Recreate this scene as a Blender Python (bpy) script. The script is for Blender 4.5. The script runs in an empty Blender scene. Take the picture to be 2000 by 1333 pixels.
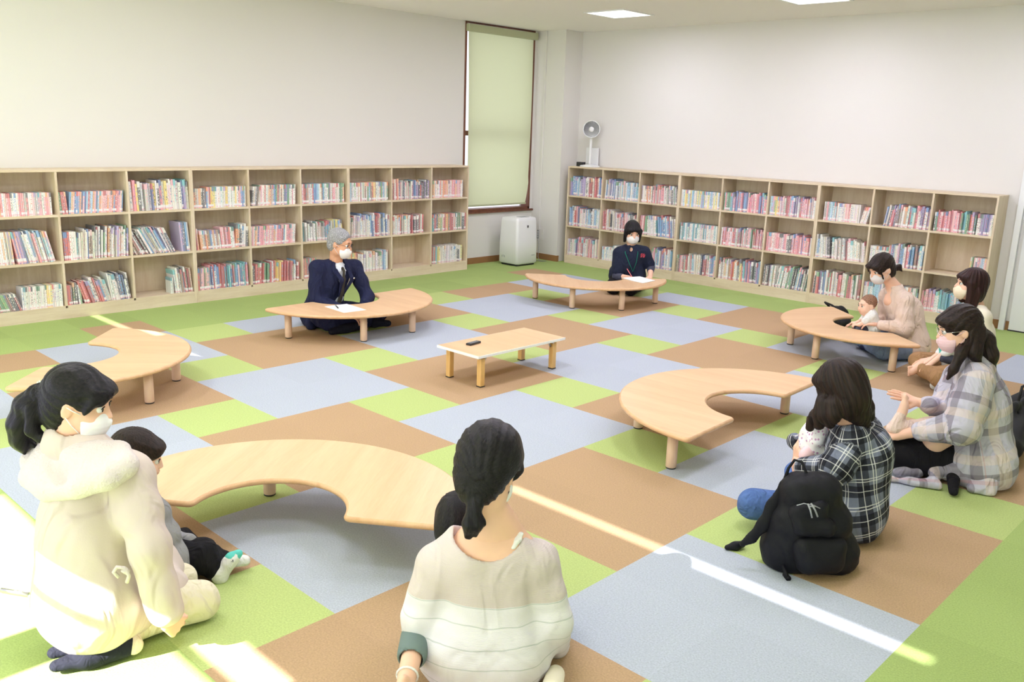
import bpy, math, random, os
import numpy as np
from mathutils import Vector, Matrix
PI = math.pi
scene = bpy.context.scene
COL = scene.collection
PARTS = os.environ.get('PARTS', 'all')

# ------------------------------------------------------------------ camera
cam_d = bpy.data.cameras.new('camera'); cam = bpy.data.objects.new('camera', cam_d); COL.objects.link(cam)
CR = ((0.71938879, 0.69384874, 0.03246071), (0.18593901, -0.14733531, -0.97145200), (-0.66925814, 0.70488740, -0.23500492))
CC = (4.88800909, -3.64286928, 1.71160156)
m = Matrix(((CR[0][0], -CR[1][0], -CR[2][0]), (CR[0][1], -CR[1][1], -CR[2][1]), (CR[0][2], -CR[1][2], -CR[2][2]))).to_4x4()
m.translation = Vector(CC)
cam.matrix_world = m
cam_d.sensor_width = 36.0; cam_d.lens = 1723.0267 / 2000 * 36; cam_d.clip_start = 0.05; cam_d.clip_end = 200
scene.camera = cam
# ------------------------------------------------------------------ view, world, sun, windows' daylight
scene.view_settings.view_transform = 'Standard'; scene.view_settings.look = 'None'
scene.view_settings.gamma = 1.0; scene.view_settings.use_curve_mapping = False
scene.view_settings.exposure = -0.72
scene.render.film_transparent = False
scene.cycles.max_bounces = 7; scene.cycles.diffuse_bounces = 5
scene.cycles.sample_clamp_indirect = 6.0
w = bpy.data.worlds.new('world'); scene.world = w; w.use_nodes = True
w.node_tree.nodes['Background'].inputs[0].default_value = (0.90, 0.90, 1.0, 1)
w.node_tree.nodes['Background'].inputs[1].default_value = 2.6
sd = bpy.data.lights.new('sun', 'SUN'); sd.energy = 55.0; sd.angle = math.radians(0.6); sd.color = (1.0, 0.94, 0.98)
so = bpy.data.objects.new('sun', sd); COL.objects.link(so)
SUN_EL = 37.0
so.rotation_euler = Vector((0.0, -math.cos(math.radians(SUN_EL)), math.sin(math.radians(SUN_EL)))).to_track_quat('Z', 'Y').to_euler()

ZC = 2.93            # ceiling height
XL = -3.23           # wall with the long bookcase
YB = 5.53            # far wall
YW = -4.45           # wall with the windows, behind the camera
XR = 6.4
WINS = [(-3.0, -0.92, 1.60, True), (-0.72, 1.92, 1.46, False), (2.08, 4.15, 1.60, True), (4.35, 6.2, 1.45, False)]
def area_light(name, loc, sx, sy, energy, color, direction):
    d = bpy.data.lights.new(name, 'AREA'); d.shape = 'RECTANGLE'; d.size = sx; d.size_y = sy; d.energy = energy; d.color = color
    o = bpy.data.objects.new(name, d); COL.objects.link(o); o.location = loc
    o.rotation_euler = Vector(direction).to_track_quat('-Z', 'Y').to_euler(); return o
for i, (x0, x1, zb, slot) in enumerate(WINS):     # daylight entering under the half lowered blinds
    area_light('window_daylight', ((x0 + x1) / 2, YW + 0.03, 0.88), x1 - x0 - 0.1, 1.05, 23.0 * (x1 - x0) / 2, (0.85, 0.86, 1.24), (0, 1, 0.12))
    area_light('blind_glow_fill', ((x0 + x1) / 2, YW + 0.14, 2.0), x1 - x0 - 0.1, 1.0, 10.0 * (x1 - x0) / 2, (0.88, 0.90, 1.12), (0, 1, 0))  # added lamp in front of each blind, doubling the daylight its fabric passes
LAMPS = [(x, y) for y in (4.27, 2.05, -0.15, -2.35) for x in (-1.22, 0.95, 3.12)]
for x, y in LAMPS:
    area_light('ceiling_lamp', (x, y, ZC - 0.012), 0.48, 0.48, 33.0, (0.95, 0.91, 1.12), (0, 0, -1))

# ------------------------------------------------------------------ materials
def ramp_set(cr, stops):
    while len(cr.elements) < len(stops): cr.elements.new(0.5)
    for e, (p, c) in zip(cr.elements, stops): e.position = p; e.color = (*c, 1)
def srgb(r, g, b):
    f = lambda c: ((c / 255 + 0.055) / 1.055) ** 2.4 if c > 10.3 else c / 255 / 12.92
    return (f(r), f(g), f(b))
def mat(name, col, rough=0.6, noise=0.0, nscale=30.0, bump=0.0, bscale=None, metal=0.0, stretch=(1, 1, 1), spec=0.5, sheen=0.0, sss=0.0, emit=None, trans=0.0):
    m = bpy.data.materials.new(name); m.use_nodes = True; nt = m.node_tree; b = nt.nodes['Principled BSDF']
    b.inputs['Base Color'].default_value = (*col, 1); b.inputs['Roughness'].default_value = rough; b.inputs['Metallic'].default_value = metal
    b.inputs['Specular IOR Level'].default_value = spec
    if sheen: b.inputs['Sheen Weight'].default_value = sheen
    if sss:
        b.inputs['Subsurface Weight'].default_value = sss; b.inputs['Subsurface Radius'].default_value = (0.012, 0.005, 0.003); b.inputs['Subsurface Scale'].default_value = 1.0
    if trans: b.inputs['Transmission Weight'].default_value = trans
    if emit: b.inputs['Emission Color'].default_value = (*col, 1); b.inputs['Emission Strength'].default_value = emit
    if noise or bump:
        tc = nt.nodes.new('ShaderNodeTexCoord'); mp = nt.nodes.new('ShaderNodeMapping'); mp.inputs['Scale'].default_value = stretch
        nt.links.new(tc.outputs['Object'], mp.inputs[0])
    if noise:
        n = nt.nodes.new('ShaderNodeTexNoise'); n.inputs['Scale'].default_value = nscale; n.inputs['Detail'].default_value = 4
        nt.links.new(mp.outputs[0], n.inputs['Vector'])
        r = nt.nodes.new('ShaderNodeValToRGB'); ramp_set(r.color_ramp, [(0.3, tuple(c * (1 - noise) for c in col)), (0.7, tuple(min(1, c * (1 + noise * 0.6)) for c in col))])
        nt.links.new(n.outputs['Fac'], r.inputs[0]); nt.links.new(r.outputs[0], b.inputs['Base Color'])
    if bump:
        n2 = nt.nodes.new('ShaderNodeTexNoise'); n2.inputs['Scale'].default_value = bscale or nscale; n2.inputs['Detail'].default_value = 3
        nt.links.new(mp.outputs[0], n2.inputs['Vector'])
        bp = nt.nodes.new('ShaderNodeBump'); bp.inputs['Strength'].default_value = bump; bp.inputs['Distance'].default_value = 0.004
        nt.links.new(n2.outputs['Fac'], bp.inputs['Height']); nt.links.new(bp.outputs[0], b.inputs['Normal'])
    return m
def wood(name, c1, c2, axis='x', scale=1.0, rough=0.45, ring=3.0):
    m = bpy.data.materials.new(name); m.use_nodes = True; nt = m.node_tree; b = nt.nodes['Principled BSDF']; b.inputs['Roughness'].default_value = rough
    tc = nt.nodes.new('ShaderNodeTexCoord'); mp = nt.nodes.new('ShaderNodeMapping')
    mp.inputs['Scale'].default_value = {'x': (0.7, 7, 7), 'y': (7, 0.7, 7), 'z': (7, 7, 0.7)}[axis]
    nt.links.new(tc.outputs['Object'], mp.inputs[0])
    n = nt.nodes.new('ShaderNodeTexNoise'); n.inputs['Scale'].default_value = ring * scale; n.inputs['Detail'].default_value = 6; n.inputs['Distortion'].default_value = 0.7
    n2 = nt.nodes.new('ShaderNodeTexNoise'); n2.inputs['Scale'].default_value = 40 * scale; n2.inputs['Detail'].default_value = 2
    nt.links.new(mp.outputs[0], n.inputs['Vector']); nt.links.new(mp.outputs[0], n2.inputs['Vector'])
    mx = nt.nodes.new('ShaderNodeMath'); mx.operation = 'MULTIPLY_ADD'; mx.inputs[1].default_value = 0.35
    nt.links.new(n2.outputs['Fac'], mx.inputs[0]); nt.links.new(n.outputs['Fac'], mx.inputs[2])
    r = nt.nodes.new('ShaderNodeValToRGB'); ramp_set(r.color_ramp, [(0.45, c1), (0.85, c2)])
    nt.links.new(mx.outputs[0], r.inputs[0]); nt.links.new(r.outputs[0], b.inputs['Base Color'])
    return m
def attr_mat(name, attr='Col', rough=0.8, noise=0.15, nscale=300, bump=0.0, spec=0.3):
    m = bpy.data.materials.new(name); m.use_nodes = True; nt = m.node_tree; b = nt.nodes['Principled BSDF']; b.inputs['Roughness'].default_value = rough
    b.inputs['Specular IOR Level'].default_value = spec
    a = nt.nodes.new('ShaderNodeAttribute'); a.attribute_name = attr
    tc = nt.nodes.new('ShaderNodeTexCoord'); n = nt.nodes.new('ShaderNodeTexNoise'); n.inputs['Scale'].default_value = nscale; n.inputs['Detail'].default_value = 3
    nt.links.new(tc.outputs['Object'], n.inputs['Vector'])
    mr = nt.nodes.new('ShaderNodeMapRange'); mr.inputs['From Min'].default_value = 0.25; mr.inputs['From Max'].default_value = 0.75; mr.inputs['To Min'].default_value = 1 - noise; mr.inputs['To Max'].default_value = 1 + noise
    nt.links.new(n.outputs['Fac'], mr.inputs['Value'])
    vm = nt.nodes.new('ShaderNodeVectorMath'); vm.operation = 'SCALE'
    nt.links.new(a.outputs['Color'], vm.inputs[0]); nt.links.new(mr.outputs[0], vm.inputs['Scale']); nt.links.new(vm.outputs[0], b.inputs['Base Color'])
    if bump:
        bp = nt.nodes.new('ShaderNodeBump'); bp.inputs['Strength'].default_value = bump; bp.inputs['Distance'].default_value = 0.003
        nt.links.new(n.outputs['Fac'], bp.inputs['Height']); nt.links.new(bp.outputs[0], b.inputs['Normal'])
    return m
M = {}
M['wall'] = mat('wall_paper', (0.74, 0.72, 0.695), 0.85, bump=0.15, bscale=220)
M['ceil'] = mat('ceiling_board', (0.88, 0.85, 0.82), 0.9)
M['pillar'] = M['wall']
M['carpet'] = attr_mat('carpet_tiles', rough=1.0, noise=0.16, nscale=150, bump=0.35, spec=0.05)
M['base'] = mat('brown_baseboard', srgb(150, 108, 70), 0.5)
M['frame'] = wood('dark_brown_frame', srgb(92, 52, 36), srgb(120, 74, 52), 'z')
M['shelf'] = wood('pale_ash_board', srgb(208, 188, 160), srgb(224, 208, 184), 'x', 1.0, 0.5)
M['shelf_v'] = wood('pale_ash_upright', srgb(208, 188, 160), srgb(224, 208, 184), 'z', 1.0, 0.5)
M['shelf_back'] = wood('pale_ash_back', srgb(212, 192, 166), srgb(226, 210, 188), 'z', 1.0, 0.6)
M['beech'] = wood('beech_top', srgb(214, 174, 132), srgb(226, 190, 150), 'x', 0.45, 0.35, 3.4)
M['beech_edge'] = wood('beech_edge', srgb(205, 160, 118), srgb(222, 182, 140), 'x', 1, 0.4)
M['leg'] = wood('beech_leg', srgb(214, 180, 152), srgb(228, 198, 170), 'z', 1, 0.45)
M['pine'] = wood('honey_wood', srgb(214, 168, 100), srgb(232, 190, 124), 'z', 1, 0.4)
M['rubber'] = mat('black_rubber', (0.02, 0.02, 0.022), 0.6)
M['white_plastic'] = mat('white_plastic', (0.82, 0.83, 0.85), 0.35)
M['grey_plastic'] = mat('grey_plastic', (0.33, 0.34, 0.36), 0.4)
M['black_plastic'] = mat('black_plastic', (0.015, 0.015, 0.018), 0.35)
M['steel'] = mat('steel', (0.55, 0.55, 0.56), 0.3, metal=1.0)
M['paper'] = mat('paper', (0.88, 0.88, 0.86), 0.8)
M['door'] = mat('door_white', (0.80, 0.81, 0.83), 0.4)
M['lightpanel'] = mat('lit_diffuser', (1.0, 0.98, 0.92), 0.5, emit=4.0)
M['shade_rail'] = mat('blind_rail', srgb(178, 182, 150), 0.5)

# ------------------------------------------------------------------ helpers
def tag(o, label=None, cat=None, group=None, kind=None):
    if label: o['label'] = label
    if cat: o['category'] = cat
    if group: o['group'] = group
    if kind: o['kind'] = kind
    return o
def empty(name, loc, rz=0.0, label=None, cat=None, group=None):
    o = bpy.data.objects.new(name, None); COL.objects.link(o); o.location = loc; o.rotation_euler = (0, 0, rz); o.empty_display_size = 0.1
    return tag(o, label, cat, group)
class MB:
    def __init__(s): s.v = []; s.f = []; s.mi = []; s.sm = []
    def add(s, vs, fs, mi=0, smooth=False, T=None):
        o = len(s.v)
        if T is not None: vs = [tuple(T @ Vector(v)) for v in vs]
        s.v += [tuple(v) for v in vs]; s.f += [tuple(i + o for i in f) for f in fs]; s.mi += [mi] * len(fs); s.sm += [smooth] * len(fs)
    def box(s, x0, y0, z0, x1, y1, z1, mi=0, bev=0.0, T=None):
        if bev <= 0:
            v = [(x, y, z) for z in (z0, z1) for y in (y0, y1) for x in (x0, x1)]
            f = [(0, 2, 3, 1), (4, 5, 7, 6), (0, 1, 5, 4), (2, 6, 7, 3), (0, 4, 6, 2), (1, 3, 7, 5)]
            s.add(v, f, mi, False, T)
        else:
            import bmesh
            bm = bmesh.new(); bmesh.ops.create_cube(bm, size=1.0)
            for q in bm.verts: q.co = Vector(((x0 + x1) / 2 + q.co.x * (x1 - x0), (y0 + y1) / 2 + q.co.y * (y1 - y0), (z0 + z1) / 2 + q.co.z * (z1 - z0)))
            bmesh.ops.bevel(bm, geom=list(bm.edges), offset=bev, segments=2, profile=0.5, affect='EDGES')
            bm.verts.index_update()
            s.add([tuple(q.co) for q in bm.verts], [tuple(q.index for q in f.verts) for f in bm.faces], mi, False, T); bm.free()
    def lathe(s, prof, n=24, mi=0, T=None, smooth=True):
        v = []; f = []
        for r, z in prof:
            for k in range(n): a = 2 * PI * k / n; v.append((r * math.cos(a), r * math.sin(a), z))
        for i in range(len(prof) - 1):
            for k in range(n): f.append((i * n + k, i * n + (k + 1) % n, (i + 1) * n + (k + 1) % n, (i + 1) * n + k))
        f.append(tuple(reversed(range(n)))); f.append(tuple((len(prof) - 1) * n + k for k in range(n)))
        s.add(v, f, mi, smooth, T)
    def tube(s, pts, r, n=8, mi=0, flat=1.0):
        pts = [Vector(p) for p in pts]; rr = r if isinstance(r, (list, tuple)) else [r] * len(pts); v = []; f = []
        up = None
        for i, p in enumerate(pts):
            t = (pts[min(i + 1, len(pts) - 1)] - pts[max(i - 1, 0)]).normalized()
            if up is None: up = t.orthogonal().normalized()
            up = (up - t * up.dot(t)).normalized(); sd = t.cross(up)
            for k in range(n): a = 2 * PI * k / n; v.append(tuple(p + (up * math.cos(a) * flat + sd * math.sin(a)) * rr[i]))
        for i in range(len(pts) - 1):
            for k in range(n): f.append((i * n + k, i * n + (k + 1) % n, (i + 1) * n + (k + 1) % n, (i + 1) * n + k))
        f.append(tuple(reversed(range(n)))); f.append(tuple((len(pts) - 1) * n + k for k in range(n)))
        s.add(v, f, mi, True)
    def build(s, name, mats, parent=None, bevel=0.0):
        me = bpy.data.meshes.new(name); me.from_pydata(s.v, [], s.f)
        for q in (mats if isinstance(mats, (list, tuple)) else [mats]): me.materials.append(q)
        me.polygons.foreach_set('material_index', s.mi); me.polygons.foreach_set('use_smooth', s.sm); me.update()
        o = bpy.data.objects.new(name, me); COL.objects.link(o)
        if parent is not None: o.parent = parent
        if bevel:
            b = o.modifiers.new('b', 'BEVEL'); b.width = bevel; b.segments = 2; b.limit_method = 'ANGLE'; b.angle_limit = math.radians(50)
        return o
def slab(pts, z0, z1):        # closed outline extruded
    n = len(pts); v = [(x, y, z0) for x, y in pts] + [(x, y, z1) for x, y in pts]
    f = [tuple(reversed(range(n))), tuple(range(n, 2 * n))] + [(i, (i + 1) % n, n + (i + 1) % n, n + i) for i in range(n)]
    return v, f
def copy_tree(o, parent=None):
    c = o.copy(); COL.objects.link(c)
    if parent is not None: c.parent = parent
    for ch in o.children: copy_tree(ch, c)
    return c
rnd = random.Random(7)

# ------------------------------------------------------------------ the room
def struct(name, mb, mats, **k): return tag(mb.build(name, mats, **k), kind='structure')
def tile(i, j):
    br, gr, gn, lg = srgb(178, 150, 118), srgb(174, 181, 192), srgb(176, 192, 124), srgb(158, 178, 110)
    if (i, j) in ((-5, -2), (-5, 8)): return br
    if i < -4 or i >= 8 or j >= 9 or j < -5: return lg
    for di in (0, 1):
        for dj in (0, 1):
            x, y = i - di, j - dj         # origin of a big square?  x = 2a+b, y = -a+2b
            if (2 * x - y) % 5 == 0 and (x + 2 * y) % 5 == 0:
                a, b = (2 * x - y) // 5, (x + 2 * y) // 5
                return br if (a + b) % 2 == 0 else gr
    return gn
def build_floor():
    i0, i1, j0, j1 = -7, 13, -10, 12; v = []; f = []; cols = []
    for i in range(i0, i1):
        for j in range(j0, j1):
            x0, x1 = max(i * .5, XL - 0.02), min(i * .5 + .5, XR); y0, y1 = max(j * .5, YW - .02), min(j * .5 + .5, YB + .02)
            if x1 <= x0 or y1 <= y0: continue
            o = len(v); v += [(x0, y0, 0), (x1, y0, 0), (x1, y1, 0), (x0, y1, 0)]; f.append((o, o + 1, o + 2, o + 3))
            c = tile(i, j); lg_ = c if (i < -4 or i >= 8 or j >= 9 or j < -5) else None; g_ = 1.0 if c is lg_ else .35; k = 1 + g_ * (rnd.uniform(-.03, .03) + (0.02 if (i + j) % 2 else -0.02)); cols.append([q * k for q in c])
    me = bpy.data.meshes.new('floor'); me.from_pydata(v, [], f); me.materials.append(M['carpet'])
    ca = me.color_attributes.new('Col', 'FLOAT_COLOR', 'CORNER'); ca.data.foreach_set('color', np.repeat(np.c_[np.array(cols), np.ones(len(cols))], 4, axis=0).astype(np.float32).ravel())
    o = bpy.data.objects.new('floor', me); COL.objects.link(o); tag(o, kind='structure')
    b = MB(); b.box(XL - .1, YW - .1, -0.12, XR + .1, YB + .1, -0.003); struct('floor_slab', b, M['wall'])
build_floor()
b = MB(); b.box(XL - .2, YW - .08, ZC, XR + .2, YB + .2, ZC + .12); struct('ceiling', b, M['ceil'])
WY0, WY1, WZ0 = 3.92, 5.15, 0.66      # the window beside the long bookcase
b = MB(); b.box(XL - .18, YW, 0, XL, WY0, ZC); b.box(XL - .18, WY0, 0, XL, WY1, WZ0); b.box(XL - .18, WY1, 0, XL, YB + .1, ZC); struct('wall_left', b, M['wall'])
b = MB(); b.box(XL, YB, 0, XR, YB + .15, ZC); struct('wall_back', b, M['wall'])
b = MB(); b.box(XL, 5.20, 0, -2.745, YB, ZC); struct('wall_pillar', b, M['pillar'])
b = MB(); b.box(XR, YW, 0, XR + .15, YB, ZC); struct('wall_right', b, M['wall'])
b = MB(); b.box(XL - .1, YW - .08, 0, XR + .1, YW, 0.28)
xs = [XL - .1] + [q for wn in WINS for q in wn[:2]] + [XR + .1]
for k in range(0, len(xs), 2): b.box(xs[k], YW - .08, 0.28, xs[k + 1], YW, ZC)
struct('wall_front', b, M['wall'])
b = MB(); b.box(XL, 3.80, 0, XL + .012, 5.2, .078); b.box(XL, YW, 0, XL + .012, -1.6, .078); struct('baseboard_left', b, M['base'])
b = MB(); b.box(XL + .012, 5.188, 0, -2.745, 5.2, .078); b.box(-2.745, 5.188, 0, -2.733, 5.23, .078); struct('baseboard_pillar', b, M['base'])
b = MB(); b.box(2.50, YB - .012, 0, 2.575, YB, .085); b.box(2.625, YB - .012, 0, 2.66, YB, .085); struct('baseboard_back', b, M['base'])
# left window
b = MB(); b.box(XL - .13, WY0, WZ0, XL + .006, WY0 + .03, ZC); b.box(XL - .13, WY1 - .03, WZ0, XL + .006, WY1, ZC); b.box(XL - .13, WY0, WZ0, XL + .006, WY1, WZ0 + .035); b.box(XL - .13, WY0, ZC - .02, XL + .004, WY1, ZC)
b.box(XL - .11, WY0, 1.60, XL - .07, WY1, 1.66)
wf = struct('window_1', b, M['frame'])
b = MB(); b.box(XL - .13, WY0 - .03, WZ0 - .02, XL + .03, WY1 + .05, WZ0 + .002); b.build('window_sill', M['frame'], wf)
gm = bpy.data.materials.new('glass'); gm.use_nodes = True; g_ = gm.node_tree; g_.nodes.clear()
tr = g_.nodes.new('ShaderNodeBsdfTransparent'); gl = g_.nodes.new('ShaderNodeBsdfGlossy'); gl.inputs['Roughness'].default_value = .02; mx = g_.nodes.new('ShaderNodeMixShader'); mx.inputs[0].default_value = .06; oo = g_.nodes.new('ShaderNodeOutputMaterial')
g_.links.new(tr.outputs[0], mx.inputs[1]); g_.links.new(gl.outputs[0], mx.inputs[2]); g_.links.new(mx.outputs[0], oo.inputs[0])
b = MB(); b.box(XL - .095, WY0 + .03, WZ0 + .03, XL - .09, WY1 - .03, ZC - .02); b.build('window_pane', gm, wf)
# blind fabric: translucent green
def blind_mat():
    m = bpy.data.materials.new('green_blind'); m.use_nodes = True; nt = m.node_tree; nt.nodes.clear()
    d = nt.nodes.new('ShaderNodeBsdfDiffuse'); t = nt.nodes.new('ShaderNodeBsdfTranslucent'); x = nt.nodes.new('ShaderNodeMixShader'); o = nt.nodes.new('ShaderNodeOutputMaterial')
    d.inputs[0].default_value = (*srgb(214, 220, 184), 1); t.inputs[0].default_value = (*srgb(214, 220, 180), 1); x.inputs[0].default_value = .5
    nt.links.new(d.outputs[0], x.inputs[1]); nt.links.new(t.outputs[0], x.inputs[2]); nt.links.new(x.outputs[0], o.inputs[0]); return m
M['blind'] = blind_mat()
bl = empty('roller_blind', (XL, 4.53, ZC), 0, 'pale green roller blind pulled down over the tall window in the corner', 'blind')
b = MB(); v = []; f = []; n = 24
for k in range(n + 1):
    t = k / n; z = -0.11 - t * (2.07); bow = 0.012 * math.sin(t * PI) + (0.016 if t > .86 else 0)
    for s_ in range(9):
        u = s_ / 8; yl = -0.565 + 0.02 * t; yr = 0.575 - 0.012 * t - (0.05 * ((t - .8) / .2) ** 2 if t > .8 else 0)
        zz = z - 0.02 * (1 - u) * t + (0.0 if t < 1 else 0.0)
        v.append((0.012 + bow + .004 * math.sin(u * 7 + t * 3), yl + (yr - yl) * u, zz))
for k in range(n):
    for s_ in range(8): a = k * 9 + s_; f.append((a, a + 1, a + 10, a + 9))
b.add(v, f, 0, True); b.build('fabric', M['blind'], bl)
b = MB(); b.box(0.002, -.60, -.115, .062, .62, -.03, bev=.006); b.build('head_rail', M['shade_rail'], bl)
b = MB(); b.box(0.022, -.545, -2.20, .036, .52, -2.178, bev=.003); b.build('bottom_bar', M['shade_rail'], bl)
# windows behind the camera: frames, panes, blinds
for i, (x0, x1, zb, slot) in enumerate(WINS):
    b = MB(); y = YW - .04
    for X in (x0, x1 - .04): b.box(X, y - .015, .28, X + .04, y + .015, ZC)
    b.box((x0 + x1) / 2 - .03, y - .015, .28, (x0 + x1) / 2 + .03, y + .015, 2.70)
    b.box(x0, y - .015, .28, x1, y + .015, .32); b.box(x0, y - .015, 2.870, x1, y + .015, ZC); b.box(x0, y - .015, 1.495, x1, y + .015, 1.52)
    wf = struct('window_%d' % (i + 2), b, M['frame'])
    b = MB(); b.box(x0 + .02, y - .004, .3, x1 - .02, y, 2.91); b.build('window_pane', gm, wf)
    top = 2.782 if slot else ZC - .002
    bb = MB(); bb.box(x0 - .02, YW + .03, zb, x1 + .02, YW + .034, top)
    if i == 2: bb.box(2.74, YW + .03, .32, x1 + .02, YW + .034, zb)  # added unseen drop that ends the sun patch, standing for whatever blocks it
    bo = bb.build('roller_blind', M['blind'])
    tag(bo, ['pale green blind half lowered over the window %s' % q for q in ('by the long bookcase wall', 'behind the hooded coat', 'behind the white sweater with added sun-blocking drop', 'beside the camera')][i], 'blind')
    br_ = MB(); br_.box(x0 - .02, YW + .024, zb - .02, x1 + .02, YW + .04, zb); br_.build('bottom_bar', M['shade_rail'], bo)
# ceiling lights
for k, (x, y) in enumerate(LAMPS):
    if k == 0:
        c0 = empty('ceiling_light', (x, y, ZC)); b = MB()
        b.box(-.27, -.27, -.010, .27, -.245, 0); b.box(-.27, .245, -.010, .27, .27, 0); b.box(-.27, -.245, -.010, -.245, .245, 0); b.box(.245, -.245, -.010, .27, .245, 0)
        b.build('frame', M['white_plastic'], c0); b = MB(); b.box(-.245, -.245, -.006, .245, .245, 0); b.build('diffuser', M['lightpanel'], c0); c = c0
    else: c = copy_tree(c0); c.location = (x, y, ZC)
    tag(c, 'square lit ceiling panel nearest the corner window' if k == 0 else ('square lit ceiling panel cut by the top edge, above the far bookcase' if k == 1 else 'square recessed ceiling light panel outside the view'), 'ceiling light', 'square recessed ceiling lights' if k > 1 else None)
# door on the right of the far wall
b = MB(); b.box(2.575, YB - .05, 0, 2.625, YB, 2.35); b.box(2.575, YB - .05, 2.30, 3.7, YB, 2.35); struct('trim_door', b, M['white_plastic'])
b = MB(); b.box(2.66, YB - .03, .012, 3.62, YB - .004, 2.30); dr = struct('door_1', b, M['door'])
b = MB(); b.box(2.655, YB - .032, 0.0, 3.64, YB - .002, .012); struct('trim_door_track', b, M['rubber'])
# cable raceway and outlet on the pillar
b = MB(); b.box(-3.085, 5.182, .40, -3.055, 5.2, ZC, bev=.003); tag(b.build('cable_raceway', M['wall']), 'thin white vertical cable duct running up the corner pillar', 'cable duct')
ou = empty('wall_outlet', (-3.06, 5.2, .33), 0, 'grey wall socket at the foot of the corner pillar', 'outlet')
b = MB(); b.box(-.04, -.012, -.07, .075, 0, .075, bev=.003); b.build('mounting_box', M['wall'], ou)
b = MB(); b.box(-.035, -.018, -.06, .0, -.012, .06, bev=.002); b.build('socket_plate', M['grey_plastic'], ou)
b = MB()
for z in (-.03, .0, .03): b.box(-.026, -.021, z - .007, -.010, -.018, z + .007)
b.build('socket', M['white_plastic'], ou)
# ------------------------------------------------------------------ bookcases (each unit is three bays wide)
SH = 1.255; BZ = (0.11, 0.495, 0.885)      # heights of the shelf boards
def bookcase(bay, label, group):
    r = empty('bookcase', (0, 0, 0), 0, label, 'bookcase', group); W = bay * 3; D = .295; T = .018
    b = MB(); b.box(0, -D, SH - .02, W, 0, SH); b.build('top_board', M['shelf'], r, bevel=.0015)
    for x in (0, W - T): b = MB(); b.box(x, -D, 0, x + T, 0, SH - .02); b.build('side_panel', M['shelf_v'], r, bevel=.001)
    for k in (1, 2): b = MB(); b.box(k * bay - T / 2, -D + .002, BZ[0], k * bay + T / 2, -.006, SH - .02); b.build('upright', M['shelf_v'], r)
    b = MB(); b.box(T, -.006, .02, W - T, 0, SH - .02); b.build('back_panel', M['shelf_back'], r)
    b = MB(); b.box(T, -D + .004, 0, W - T, -D + .022, BZ[0] - .02); b.build('plinth', M['shelf'], r)
    for z in BZ:
        for k in range(3):
            x0 = T if k == 0 else k * bay + T / 2; x1 = W - T if k == 2 else (k + 1) * bay - T / 2
            b = MB(); b.box(x0, -D + .003, z - .02, x1, -.006, z); b.build('shelf_board', M['shelf'], r)
    return r
BL, BR = .5847, .5685
LV0, RU0 = -1.5131, -2.6376
# local x runs to the right when looking at the case, local -y points out of it
names = ['cut off by the left edge of the view', 'behind the man in the suit', 'ending beside the tall window']
for k, n_ in enumerate(['nearest the camera, first of the long left row', 'middle of the left row, behind the grey-haired man', 'right end of the left row, beside the tall window']):
    o = bookcase(BL, 'pale ash three-shelf bookcase, ' + n_, 'low ash bookcases along the walls'); o.rotation_euler = (0, 0, PI / 2); o.location = (XL + .002, LV0 + k * 3 * BL, 0)
    if k == 0: pass
o = bookcase(BL, 'pale ash three-shelf bookcase mostly outside the left edge of the view', 'low ash bookcases along the walls'); o.rotation_euler = (0, 0, PI / 2); o.location = (XL + .002, LV0 - 3 * BL, 0)
for k, n_ in enumerate(['far corner unit with the fan on top', 'middle of the far row along the back wall', 'right end of the far row, beside the white door']):
    o = bookcase(BR, 'pale ash three-shelf bookcase, ' + n_, 'low ash bookcases along the walls'); o.location = (RU0 + k * 3 * BR, YB - .004, 0)

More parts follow.
